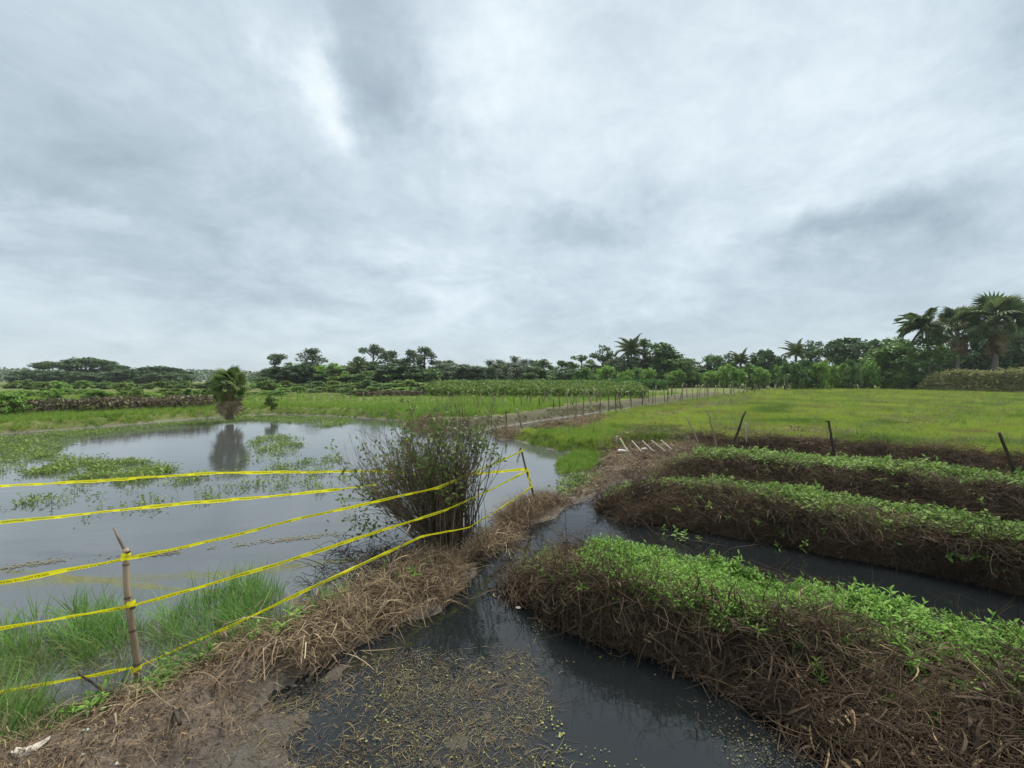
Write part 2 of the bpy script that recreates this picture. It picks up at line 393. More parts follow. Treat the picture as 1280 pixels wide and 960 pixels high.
M['palewood'] = rough_mat('bleached_wood', (0.36, 0.34, 0.28), (0.56, 0.53, 0.46), 10, (1, 1, 0.3), rough=0.7)
M['soil'] = rough_mat('bed_soil', (0.030, 0.022, 0.015), (0.105, 0.074, 0.049), 11, rough=0.95, bstr=1.0, bdist=0.03)
M['plastic'] = rough_mat('plastic_scrap', (0.34, 0.30, 0.23), (0.60, 0.55, 0.46), 20, rough=0.5, spec=0.4, bstr=0.4, bdist=0.006)
M['white'] = rough_mat('white_foam', (0.62, 0.62, 0.58), (0.78, 0.78, 0.75), 25, rough=0.7, bstr=0.3, bdist=0.004)
M['mint'] = rough_mat('mint_wrapper', (0.45, 0.62, 0.54), (0.62, 0.75, 0.68), 25, rough=0.4)
M['ink'] = rough_mat('tape_print', (0.05, 0.045, 0.008), (0.10, 0.09, 0.015), 40, rough=0.5)
def tape_mat():
    m, t = new_mat('yellow_tape')
    geo = t.n('ShaderNodeNewGeometry')
    nz = t.noise(geo.outputs['Position'], 18, 4, 0.6)
    col = t.mix(nz, (0.86, 0.80, 0.008), (0.95, 0.92, 0.04))
    p = principled(t, col, 0.35, 0.5, nz, 0.5, 0.004)
    tr = t.n('ShaderNodeBsdfTranslucent'); t.link(col, tr.inputs[0])
    mx = t.n('ShaderNodeMixShader'); mx.inputs[0].default_value = 0.3
    t.link(p, mx.inputs[1]); t.link(tr.outputs[0], mx.inputs[2]); finish(t, mx.outputs[0]); return m
M['tape'] = tape_mat()

def ground_mat():
    m, t = new_mat('ground')
    geo = t.n('ShaderNodeNewGeometry'); pos = geo.outputs['Position']
    at = t.n('ShaderNodeAttribute', attribute_name='Col')
    wet = t.n('ShaderNodeAttribute', attribute_name='Wet')
    a = t.noise(pos, 2.2, 6, 0.6); b = t.noise(pos, 17, 6, 0.65); c = t.noise(pos, 90, 4, 0.6)
    k = t.math('ADD', t.math('ADD', t.math('MULTIPLY', a, 0.8), t.math('MULTIPLY', b, 0.8)), t.math('MULTIPLY', c, 0.4))
    k = t.mapr(k, 0.6, 1.4, 0.45, 1.6)
    col = t.vmath('SCALE', at.outputs['Color'], scale=k)
    # pale flecks of straw and grit lying on the soil
    vo = t.n('ShaderNodeTexVoronoi'); t.inp(vo.inputs['Vector'], t.vmath('MULTIPLY', pos, (30, 75, 30))); vo.inputs['Scale'].default_value = 1.0
    fl = t.math('MULTIPLY', t.mapr(vo.outputs['Distance'], 0.12, 0.05), t.mapr(b, 0.45, 0.6))
    col = t.mix(t.math('MULTIPLY', fl, 0.5), col, (0.32, 0.25, 0.17))
    col = t.mix(t.math('MULTIPLY', wet.outputs['Fac'], 0.5), col, (0.055, 0.048, 0.042))
    rg = t.mapr(wet.outputs['Fac'], 0, 1, 0.95, 0.33)
    hgt = t.math('ADD', b, t.math('MULTIPLY', c, 0.5))
    finish(t, principled(t, col, rg, t.mapr(wet.outputs['Fac'], 0, 1, 0.12, 0.5), hgt, 0.8, 0.03)); return m
M['ground'] = ground_mat()

def water_mat():
    m, t = new_mat('water')
    geo = t.n('ShaderNodeNewGeometry'); pos = geo.outputs['Position']
    at = t.n('ShaderNodeAttribute', attribute_name='Silt')
    nz = t.noise(pos, 0.6, 4, 0.6)
    silt = t.math('MULTIPLY', at.outputs['Fac'], t.mapr(nz, 0.3, 0.7, 0.8, 1.15))
    col = t.mix(silt, (0.009, 0.011, 0.012), (0.066, 0.071, 0.073))
    st = t.noise(t.vmath('MULTIPLY', pos, (1.0, 3.2, 1.0)), 1.6, 3, 0.5)
    fine = t.noise(t.vmath('MULTIPLY', pos, (1.0, 2.0, 1.0)), 9.0, 3, 0.5)
    hh = t.math('ADD', st, t.math('MULTIPLY', fine, 0.22))
    calm = t.mapr(t.noise(pos, 0.22, 3, 0.5), 0.42, 0.62)
    rg = t.math('ADD', 0.025, t.math('MULTIPLY', calm, 0.05))
    p = t.n('ShaderNodeBsdfPrincipled')
    t.inp(p.inputs['Base Color'], col); t.inp(p.inputs['Roughness'], rg); t.inp(p.inputs['IOR'], t.math('ADD', 1.52, t.math('MULTIPLY', at.outputs['Fac'], 0.85)))
    bmp = t.n('ShaderNodeBump'); t.inp(bmp.inputs['Height'], hh); bmp.inputs['Strength'].default_value = 0.10; bmp.inputs['Distance'].default_value = 0.03
    t.link(bmp.outputs[0], p.inputs['Normal'])
    finish(t, p.outputs[0]); return m
M['water'] = water_mat()

# ------------------------------------------------------------------ ground sheet and water
def polar_grid(nr, na, r0, r1, a0, a1):
    r = r0 * (r1 / r0) ** np.linspace(0, 1, nr); a = np.linspace(a0, a1, na)
    rr, aa = np.meshgrid(r, a, indexing='ij')
    i, j = np.meshgrid(np.arange(nr - 1), np.arange(na - 1), indexing='ij'); i = i.ravel(); j = j.ravel()
    Q = np.stack([i * na + j, (i + 1) * na + j, (i + 1) * na + j + 1, i * na + j + 1], 1)
    return rr.ravel(), aa.ravel(), Q
def build_ground():
    rr, aa, Q = polar_grid(760, 560, 0.5, 420, R(-82), R(82))
    x, y = rr * np.sin(aa), rr * np.cos(aa)
    z = height(x, y)
    me = mesh('ground', np.stack([x, y, z], 1), [Q[:, ::-1]], M['ground'], True)
    col = np.tile(np.array([0.085, 0.060, 0.042]), (len(x), 1))
    def put(pl, c, soft, wob=0.3, f=1.2, seed=40):
        s = sdpoly(x, y, pl) + fbm(x, y, f, seed) * wob
        k = sstep(-soft, soft, s)[:, None]
        col[:] = col * (1 - k) + np.array(c) * k
    put(FAR, (0.115, 0.135, 0.045), 0.5)
    put(FIELD, (0.125, 0.150, 0.045), 0.3)
    # bare dirt strips along the ditch
    d1 = poly([(540, 548), (556, 526), (640, 518), (720, 506), (800, 499), (870, 492), (960, 488), (985, 489), (960, 496), (880, 505), (800, 514), (740, 522), (690, 531), (625, 542)], 0.3)
    put(d1, (0.088, 0.084, 0.052), 0.5, 0.9)
    d2 = poly([(660, 541), (700, 531), (780, 520), (740, 535), (690, 545)], 0.2)
    put(d2, (0.150, 0.110, 0.062), 0.4, 0.5)
    d3 = poly([(800, 520), (870, 507), (960, 495), (930, 503), (860, 516), (830, 522)], 0.3)
    put(d3, (0.20, 0.17, 0.10), 0.6, 0.6)
    sf = sdpoly(x, y, FIELD); kf = ((sf < 0.66) & (sf > -1.0) & (x > 0.43 * y) & (y < 16)); col[kf] = (0.085, 0.062, 0.042)
    put(NEAR, (0.128, 0.104, 0.082), 0.15)
    put(WET, (0.085, 0.074, 0.060), 0.2)
    put(WEED, (0.062, 0.052, 0.026), 0.2)
    put(HUM1, (0.13, 0.085, 0.05), 0.15); put(HUM2, (0.13, 0.085, 0.05), 0.15)
    put(PATH, (0.095, 0.076, 0.056), 0.2)
    put(PENIN, (0.07, 0.10, 0.03), 0.15)
    ca = me.color_attributes.new('Col', 'FLOAT_COLOR', 'POINT')
    ca.data.foreach_set('color', np.hstack([col, np.ones((len(col), 1))]).astype(np.float32).ravel())
    wt = np.clip(1 - z / 0.06, 0, 1)
    wt = np.maximum(wt, 0.9 * sstep(-0.15, 0.1, sdpoly(x, y, WET) + fbm(x, y, 2, 9) * 0.15))
    wa = me.attributes.new('Wet', 'FLOAT', 'POINT'); wa.data.foreach_set('value', wt.astype(np.float32))
    o = obj('ground', me)
    tag(o, 'flat muddy farmland around the pond and ditches', 'ground', kind='structure')
build_ground()
def build_water():
    rr, aa, Q = polar_grid(150, 160, 0.5, 90, R(-80), R(80))
    x, y = rr * np.sin(aa), rr * np.cos(aa)
    me = mesh('pond_water', np.stack([x, y, np.zeros_like(x)], 1), [Q[:, ::-1]], M['water'], True)
    pond = np.vstack([[[-80, 0.5]], poly([(-600, 925), (0, 915), (200, 850), (400, 760), (560, 690), (625, 655), (700, 620), (745, 580), (760, 520)]), [[0, 60], [-80, 60]]])
    k = sstep(-0.25, 0.6, sdpoly(x, y, pond) + fbm(x, y, 1.5, 77) * 0.25)
    wa = me.attributes.new('Silt', 'FLOAT', 'POINT'); wa.data.foreach_set('value', k.astype(np.float32))
    tag(obj('pond_water', me), 'still dark water filling the pond and the ditches between the beds', 'water', kind='structure')
build_water()

# ------------------------------------------------------------------ scattering many small plants (stuff) as geometry-node instances on points
def proto(name, me):
    return bpy.data.objects.new(name, me)          # never linked: only the source of the scattered copies
def scatter(name, pts, rot, scl, protos, label=None, cat=None, parent=None, idx=None):
    n = len(pts)
    me = bpy.data.meshes.new(name)
    me.vertices.add(n); me.vertices.foreach_set('co', np.asarray(pts, np.float32).ravel())
    a = me.attributes.new('rot', 'FLOAT_VECTOR', 'POINT'); a.data.foreach_set('vector', np.asarray(rot, np.float32).ravel())
    a = me.attributes.new('scl', 'FLOAT', 'POINT'); a.data.foreach_set('value', np.asarray(scl, np.float32).ravel())
    if idx is None: idx = rng.integers(0, len(protos), n)
    a = me.attributes.new('pick', 'INT', 'POINT'); a.data.foreach_set('value', np.asarray(idx, np.int32))
    o = obj(name, me, parent)
    g = bpy.data.node_groups.new('scatter_' + name, 'GeometryNodeTree')
    g.interface.new_socket('Geometry', in_out='INPUT', socket_type='NodeSocketGeometry')
    g.interface.new_socket('Geometry', in_out='OUTPUT', socket_type='NodeSocketGeometry')
    N = g.nodes; Lk = g.links
    gi = N.new('NodeGroupInput'); go = N.new('NodeGroupOutput')
    jn = N.new('GeometryNodeJoinGeometry')
    for p in protos:
        oi = N.new('GeometryNodeObjectInfo'); oi.inputs['Object'].default_value = p; oi.inputs['As Instance'].default_value = True
        Lk.new(oi.outputs['Geometry'], jn.inputs[0])
    def named(nm, dt):
        nd = N.new('GeometryNodeInputNamedAttribute'); nd.data_type = dt; nd.inputs[0].default_value = nm; return nd.outputs[0]
    ip = N.new('GeometryNodeInstanceOnPoints')
    Lk.new(gi.outputs[0], ip.inputs['Points']); Lk.new(jn.outputs[0], ip.inputs['Instance'])
    ip.inputs['Pick Instance'].default_value = True
    Lk.new(named('pick', 'INT'), ip.inputs['Instance Index'])
    er = N.new('FunctionNodeEulerToRotation'); Lk.new(named('rot', 'FLOAT_VECTOR'), er.inputs[0]); Lk.new(er.outputs[0], ip.inputs['Rotation'])
    Lk.new(named('scl', 'FLOAT'), ip.inputs['Scale'])
    Lk.new(ip.outputs[0], go.inputs[0])
    md = o.modifiers.new('scatter', 'NODES'); md.node_group = g
    tag(o, label, cat, kind='stuff')
    return o
def in_poly(pl, n, soft=0.0, seed=1, near_bias=None):
    """n random points inside a polygon"""
    lo, hi = pl.min(0), pl.max(0); out = []; got = 0
    for _ in range(60):
        q = lo + rng.random((max(n * 2, 2000), 2)) * (hi - lo)
        s = sdpoly(q[:, 0], q[:, 1], pl) + fbm(q[:, 0], q[:, 1], 2.0, seed) * soft
        q = q[s > 0]; out.append(q); got += len(q)
        if got >= n: break
    return np.vstack(out)[:n]
def in_view(n, u0, u1, d0, d1, power=1.0):
    """points spread over a sector of ground, denser near the camera"""
    d = d0 + (d1 - d0) * rng.random(n) ** power
    u = u0 + (u1 - u0) * rng.random(n)
    return np.stack([(u - 640) / FPX * d, d], 1)
def stand(xy, lift=0.0, tilt=0.25, s0=0.8, s1=1.25, zmin=None, zfix=None):
    z = height(xy[:, 0], xy[:, 1]) if zfix is None else np.full(len(xy), zfix)
    if zmin is not None:
        k = z > zmin; xy, z = xy[k], z[k]
    n = len(xy)
    rot = np.stack([rng.normal(0, tilt, n), rng.normal(0, tilt, n), rng.random(n) * 6.283], 1)
    return np.column_stack([xy, z + lift]), rot, s0 + (s1 - s0) * rng.random(n)

def blade(mb, base, az, length, lean, curl, width, seg=4, face=None):
    """a grass blade that leans, then droops"""
    t = np.linspace(0, 1, seg + 1)
    ang = lean + curl * t ** 1.3
    ds = length / seg
    hx = np.concatenate([[0], np.cumsum(np.sin(ang[:-1]) * ds)]); hz_ = np.concatenate([[0], np.cumsum(np.cos(ang[:-1]) * ds)])
    pts = np.asarray(base) + np.stack([hx * math.cos(az), hx * math.sin(az), hz_], 1)
    sa = az + math.pi / 2 + (face if face is not None else random.uniform(-0.5, 0.5))
    mb.strip(pts, (math.cos(sa), math.sin(sa), 0), width * np.minimum(1.0, 1.25 * (1 - t) + 0.04))
def tuft(name, mat, n, h0, h1, spread, width, lean=0.5, curl=0.9, seg=4):
    mb = MB()
    for _ in range(n):
        a = random.uniform(0, 6.283); r = spread * math.sqrt(random.random())
        blade(mb, (r * math.cos(a), r * math.sin(a), -0.01), a + random.uniform(-1, 1), random.uniform(h0, h1), random.uniform(0, lean), random.uniform(0.1, curl), width * random.uniform(0.7, 1.3), seg)
    return proto(name, mb.mesh(name, mat))
def litter(name, mat, n, rad, l0, l1, width, lift=0.03, bend=0.5, tubes=False, k=3):
    """loose strands lying in a tangle"""
    mb = MB()
    for _ in range(n):
        a = random.uniform(0, 6.283); r = rad * math.sqrt(random.random()); az = random.uniform(0, 6.283); L = random.uniform(l0, l1)
        t = np.linspace(0, 1, 6); turn = az + bend * random.uniform(-1, 1) * t * 2
        x = r * math.cos(a) + np.cumsum(np.cos(turn)) * L / 6; y = r * math.sin(a) + np.cumsum(np.sin(turn)) * L / 6
        z = random.uniform(0, lift) + np.sin(t * math.pi * random.uniform(0.5, 2.2) + random.random()) * lift * random.uniform(0.2, 1.0)
        p = np.stack([x, y, z], 1)
        if tubes: mb.tube(p, np.linspace(width, width * 0.5, 6) * random.uniform(0.6, 1.3), k, cap=False)
        else:
            sd = np.array([-math.sin(az), math.cos(az), random.uniform(-0.8, 0.8)]); sd /= np.linalg.norm(sd)
            mb.strip(p, sd, width * random.uniform(0.6, 1.3) * np.array([0.5, 1, 1, 0.9, 0.7, 0.2]))
    return proto(name, mb.mesh(name, mat))
def sprig(name, mat, h, nl, ll, lw, droop=0.3):
    """a leafy shoot: thin stem with narrow leaves around it"""
    mb = MB()
    bend = random.uniform(0.1, 0.7); az = random.uniform(0, 6.28)
    t = np.linspace(0, 1, 6)
    st = np.stack([np.cos(az) * bend * h * t ** 1.6, np.sin(az) * bend * h * t ** 1.6, h * t * (1 - 0.2 * bend * t)], 1)
    mb.tube(st, 0.0022, 3, cap=False)
    for i in range(nl):
        f = 0.2 + 0.8 * (i + random.random() * 0.5) / nl
        c = np.array([np.interp(f, t, st[:, k]) for k in range(3)])
        a = i * 2.4 + random.uniform(-0.5, 0.5); e = random.uniform(-droop, 0.8) + (f - 0.5) * 0.8
        d = np.array([math.cos(a) * math.cos(e), math.sin(a) * math.cos(e), math.sin(e)])
        L = ll * random.uniform(0.6, 1.2) * (1.15 - 0.45 * f)
        s_ = np.cross(d, (0, 0, 1)); s_ /= np.linalg.norm(s_) + 1e-9
        up = np.cross(s_, d)
        p0, p1, p2, p3 = c, c + d * L * 0.35, c + d * L * 0.72 - up * L * 0.06, c + d * L - up * L * 0.22
        mb.strip([p0, p1, p2, p3], s_, [lw * 0.25, lw, lw * 0.7, lw * 0.06])
    return proto(name, mb.mesh(name, mat))

SPRIG = [sprig('shoot', M['sprig'], random.uniform(0.08, 0.18), random.randint(8, 14), random.uniform(0.045, 0.07), random.uniform(0.010, 0.016)) for _ in range(9)]
SPRIG2 = [sprig('shoot_far', M['sprig_far'], random.uniform(0.09, 0.17), random.randint(8, 11), 0.075, 0.026) for _ in range(5)]
VINE = [litter('vine_tangle', M['vine'], 16, 0.17, 0.12, 0.55, random.uniform(0.0018, 0.0038), 0.07, random.uniform(0.6, 1.6), True) for _ in range(9)]
LITTER = [litter('dead_leaves', M['litter'], 26, 0.14, 0.06, 0.22, 0.012, 0.035, 0.8) for _ in range(5)]
FINE = [litter('fine_straw', M['straw'], 14, 0.15, 0.04, 0.17, 0.0035, 0.02, 0.5) for _ in range(3)] + [litter('fine_litter', M['litter'], 26, 0.14, 0.02, 0.08, 0.005, 0.018, 0.8) for _ in range(4)]
STRAW = [litter('straw', M['straw'], 34, 0.15, 0.10, 0.40, 0.0042, 0.06, 0.6) for _ in range(5)]
TWIGS = [litter('twigs', M['twig'], 9, 0.18, 0.15, 0.55, 0.0035, 0.06, 0.5, True) for _ in range(4)]
FLATLIT = [litter('sunken_stalks', M['sunken'], 26, 0.15, 0.03, 0.20, random.uniform(0.0025, 0.005), 0.012, 0.8) for _ in range(6)]
DRYTUFT = [tuft('dry_tuft', M['straw'], 34, 0.12, 0.34, 0.08, 0.0046, 0.9, 2.0) for _ in range(4)]
DULLTUFT = [tuft('dull_tuft', M['dullgrass'], 20, 0.12, 0.30, 0.07, 0.007, 0.8, 1.6) for _ in range(4)]
FIELDTUFT = [tuft('grass_tuft', M['grass'], 22, 0.07, 0.19, 0.11, 0.010, 0.7, 1.2, 3) for _ in range(5)]
LUSH = [tuft('lush_tuft', M['grass_lush'], 20, 0.12, 0.32, 0.10, 0.012, 0.5, 1.1, 3) for _ in range(4)]
REEDLOW = tuft('seeding_grass', M['dullgrass'], 16, 0.2, 0.42, 0.10, 0.006, 0.35, 0.7, 4)
REED = [tuft('reed_clump', M['reed'], 34, 0.28, 0.62, 0.12, 0.011, 0.55, 1.5, 6) for _ in range(5)]

# ------------------------------------------------------------------ raised beds: a lofted bank of soil with shoots on top and dead vines down the sides
def resample(pl, n):
    pl = np.asarray(pl, float); s = np.concatenate([[0], np.cumsum(np.linalg.norm(np.diff(pl[:, :2], axis=0), axis=1))])
    t = np.linspace(0, s[-1], n)
    return np.stack([np.interp(t, s, pl[:, k]) for k in range(pl.shape[1])], 1)
def raised_bed(label, near_base, near_top, far_top, H, cap0, off_far, seed, shoots, dens_shoot, dens_vine, shoot_s, label_group):
    n = 150
    nb = resample([P(u, v, 0.0) for u, v in near_base], n) if near_base is not None else None
    nt = resample([P(u, v, H) for u, v in near_top], n); ft = resample([P(u, v, H) for u, v in far_top], n)
    wdir = ft[:, :2] - nt[:, :2]; wdir /= np.linalg.norm(wdir, axis=1, keepdims=True)
    if nb is None:
        nb = nt.copy(); nb[:, :2] -= wdir * 0.32; nb[:, 2] = 0
    fb = ft.copy(); fb[:, :2] += wdir * off_far; fb[:, 2] = 0
    # the left end falls to the water
    cap = np.stack([P(u, v, 0.0) for u, v in cap0])          # 4 points, near to far
    rows = [np.stack([cap[0], cap[1], cap[2], cap[3]])] + [np.stack([nb[i], nt[i], ft[i], fb[i]]) for i in range(n)]
    rows = np.array(rows)                                     # (n+1, 4, 3)
    # profile across: [under water, slope..., top..., slope, under water]
    ts = np.concatenate([np.linspace(0, 1, 14, endpoint=False), np.linspace(1, 2, 12, endpoint=False), np.linspace(2, 3, 7)])
    k0 = np.clip(ts.astype(int), 0, 2); f = ts - k0
    G = rows[:, k0] * (1 - f)[None, :, None] + rows[:, k0 + 1] * f[None, :, None]
    # round the shoulders
    prof = np.where(ts < 1, np.sin(np.clip(ts, 0, 1) * math.pi / 2) ** 1.1 , np.where(ts > 2, np.sin(np.clip(3 - ts, 0, 1) * math.pi / 2), 1.0))
    zmax = np.concatenate([[0.0], np.full(n, H)])
    zmax[1:8] *= np.linspace(0.6, 1, 7)
    G[:, :, 2] = zmax[:, None] * prof[None]
    x, y = G[:, :, 0], G[:, :, 1]
    bulge = np.sin(np.clip(prof, 0, 1) * math.pi / 2)
    G[:, :, 2] += bulge * (fbm(x, y, 0.9, seed + 51) * 0.07 + fbm(x, y, 2.5, seed) * 0.06 + fbm(x, y, 9, seed + 1) * 0.045 + fbm(x, y, 28, seed + 3) * 0.018)
    G[:, :, 0] += fbm(x, y, 3.5, seed + 5) * 0.07 * (ts < 1.3) ; G[:, :, 1] += fbm(x, y, 3.5, seed + 6) * 0.07 * (ts < 1.3)
    G[:, 0, 2] = -0.25; G[:, -1, 2] = -0.25
    m = G.shape[1]
    i, j = np.meshgrid(np.arange(n), np.arange(m - 1), indexing='ij'); i = i.ravel(); j = j.ravel()
    Q = np.stack([i * m + j, (i + 1) * m + j, (i + 1) * m + j + 1, i * m + j + 1], 1)
    bed = obj('raised_bed', mesh('raised_bed', G.reshape(-1, 3), [Q], M['soil'], True))
    tag(bed, label, 'garden bed', label_group)
    # points on the loft, by area
    A = G[:-1, :-1]; B = G[1:, :-1]; D = G[:-1, 1:]
    E1, E2 = B - A, D - A
    nrm = np.cross(E1, E2); area = np.linalg.norm(nrm, axis=2)
    nrm = nrm / (area[:, :, None] + 1e-12)
    nrm *= np.sign(nrm[:, :, 2:3] + 1e-6)
    def pick(w, cnt):
        pr = (area * w).ravel(); pr = pr / pr.sum()
        c = rng.choice(pr.size, cnt, p=pr); ii, jj = np.unravel_index(c, area.shape)
        a, b = rng.random(cnt)[:, None], rng.random(cnt)[:, None]
        return A[ii, jj] + E1[ii, jj] * a + E2[ii, jj] * b, nrm[ii, jj], ts[jj], ii
    tm = np.broadcast_to(ts[None, :-1], area.shape)
    # seen part only: weight by nearness so that the far right does not eat all the points
    near = 1.0 / (0.6 + np.linalg.norm(A[:, :, :2], axis=2)) ** 1.2
    edge = fbm(A[:, :, 0], A[:, :, 1], 2.2, seed + 9) * 0.22
    along = np.broadcast_to(np.arange(n)[:, None] / n, area.shape)
    gaps = np.clip(0.85 + 1.3 * fbm(A[:, :, 0], A[:, :, 1], 2.4, seed + 21), 0.06, 1)
    wt = np.where((tm + edge > (0.74 if seed == 101 else 0.86)) & (tm < 2.35), 1.0, 0.0) * near * gaps * np.where(along < 0.03, 0.1, 1.0)
    p, nn, tt, ii = pick(wt, dens_shoot)
    # mats hang a little over the lip
    rot = np.stack([rng.normal(0, 0.3, len(p)), rng.normal(0, 0.3, len(p)), rng.random(len(p)) * 6.28], 1)
    edgeness = np.clip(1.15 - tt, 0, 0.5)
    side = np.arctan2(-wdir[np.clip(ii - 1, 0, n - 1), 1], -wdir[np.clip(ii - 1, 0, n - 1), 0])
    sc = rng.uniform(shoot_s * 0.75, shoot_s * 1.3, len(p)) * (1 + 0.5 * fbm(p[:, 0], p[:, 1], 1.9, seed + 13)) * rng.choice([0.9, 0.9, 0.9, 1.15], len(p))
    scatter('leafy_shoots', p, rot, sc, shoots, parent=bed)
    # dead vines and leaf litter down the slopes
    wv = np.where(tm < 1.25, 1.0, np.where(tm > 2.0, 0.5, 0.02)) * near
    p, nn, tt, ii = pick(wv, dens_vine)
    q = [Vector(v).to_track_quat('Z', 'Y') for v in nn]
    rot = np.array([(qq @ Euler((0, 0, random.uniform(0, 6.28))).to_quaternion()).to_euler()[:] for qq in q])
    scatter('dead_vines', p + nn * 0.005, rot, rng.uniform(0.6, 1.15, len(p)), VINE, parent=bed)
    p, nn, tt, ii = pick(wv, int(dens_vine * 0.55))
    q = [Vector(v).to_track_quat('Z', 'Y') for v in nn]
    rot = np.array([(qq @ Euler((0, 0, random.uniform(0, 6.28))).to_quaternion()).to_euler()[:] for qq in q])
    scatter('leaf_litter', p, rot, rng.uniform(0.7, 1.3, len(p)), LITTER, parent=bed)
    # odd weeds and dead grass clumps on the slopes
    wv = np.where((tm < 0.95) & (tm > 0.25), 1.0, 0.0) * near * np.clip(fbm(A[:, :, 0], A[:, :, 1], 1.6, seed + 31) + 0.1, 0.0, 1)
    p, nn, tt, ii = pick(wv, dens_vine // 9)
    scatter('slope_weeds', p, np.stack([rng.normal(0, 0.5, len(p)), rng.normal(0, 0.5, len(p)), rng.random(len(p)) * 6.28], 1), rng.uniform(0.6, 1.1, len(p)), shoots, parent=bed)
    wv = np.where((tm < 1.1) & (tm > 0.15), 1.0, 0.0) * near * np.clip(fbm(A[:, :, 0], A[:, :, 1], 1.3, seed + 41) + 0.05, 0.0, 1)
    p, nn, tt, ii = pick(wv, dens_vine // 7)
    scatter('slope_dead_grass', p, np.stack([rng.normal(0, 0.7, len(p)), rng.normal(0, 0.7, len(p)), rng.random(len(p)) * 6.28], 1), rng.uniform(0.5, 1.0, len(p)), [DRYTUFT[0], DULLTUFT[0], DRYTUFT[1]], parent=bed)
    return bed
BG = 'raised garden beds running between the ditches'
raised_bed('nearest raised bed with the brightest green shoots over a bank of dead vines',
    [(640, 738), (690, 775), (740, 795), (800, 812), (880, 845), (960, 905), (1060, 975), (1200, 1075), (1500, 1300)],
    [(716, 722), (800, 752), (900, 776), (1000, 794), (1130, 818), (1280, 854), (1600, 935), (2600, 1220)],
    [(722, 686), (800, 695), (900, 715), (1000, 738), (1150, 776), (1280, 810), (1700, 912), (2600, 1142)],
    0.30, [(632, 738), (640, 722), (668, 700), (712, 688)], 0.10, 101, SPRIG, 12000, 1200, 0.78, BG)
raised_bed('second raised bed from the camera, behind the ditch with a strip of sky reflection',
    [(758, 632), (775, 652), (830, 655), (900, 667), (1000, 684), (1100, 703), (1200, 723), (1280, 740), (1600, 835), (2200, 960)],
    [(795, 612), (850, 615), (950, 634), (1050, 652), (1150, 668), (1280, 694), (1600, 745), (2300, 860)],
    [(835, 602), (900, 609), (1000, 623), (1100, 640), (1280, 667), (1700, 730), (2400, 820)],
    0.34, [(748, 640), (754, 630), (770, 615), (800, 606)], 0.28, 202, SPRIG2, 8500, 1900, 0.88, BG)
raised_bed('third and farthest raised bed, low and dull green just in front of the grass field',
    None,
    [(850, 575), (920, 580), (1000, 587), (1100, 596), (1280, 617), (1700, 664), (2300, 725)],
    [(855, 566), (950, 570), (1080, 581), (1180, 592), (1280, 603), (1700, 645), (2300, 700)],
    0.34, [(822, 600), (826, 592), (832, 584), (840, 578)], 0.28, 303, SPRIG2, 6000, 1300, 0.92, BG)

# ------------------------------------------------------------------ bank of dead vines on the field's front edge
def field_bank():
    q = in_poly(poly([(860, 552), (900, 575), (1000, 580), (1100, 588), (1280, 606), (1700, 660), (1700, 630), (1280, 566), (1080, 552), (950, 546), (880, 545)]), 9000)
    sd = sdpoly(q[:, 0], q[:, 1], FIELD); q = q[(sd > -0.15) & (sd < 0.62 + 0.15 * fbm(q[:, 0], q[:, 1], 2.0, 15))][:2600]
    p, r, s = stand(q, 0.0, 0.5, 0.7, 1.2)
    scatter('field_edge_vines', p, r, s, VINE + LITTER, 'brown dead vines hanging down the front edge of the grass field', 'dead vines')
    return
    ln = resample([P(u, v, 0.1) for u, v in [(880, 566), (950, 566), (1080, 573), (1280, 592), (1700, 645)]], 1400)
    k = rng.random(len(ln)) < 0.9
    q = ln[k][:, :2] + rng.normal(0, 0.22, (k.sum(), 2))
    p, r, s = stand(q, 0.0, 0.9, 0.8, 1.4, 0.0)
    scatter('field_edge_vines', p, r, s, VINE + LITTER, 'brown dead vines hanging down the front edge of the grass field', 'dead vines')
field_bank()

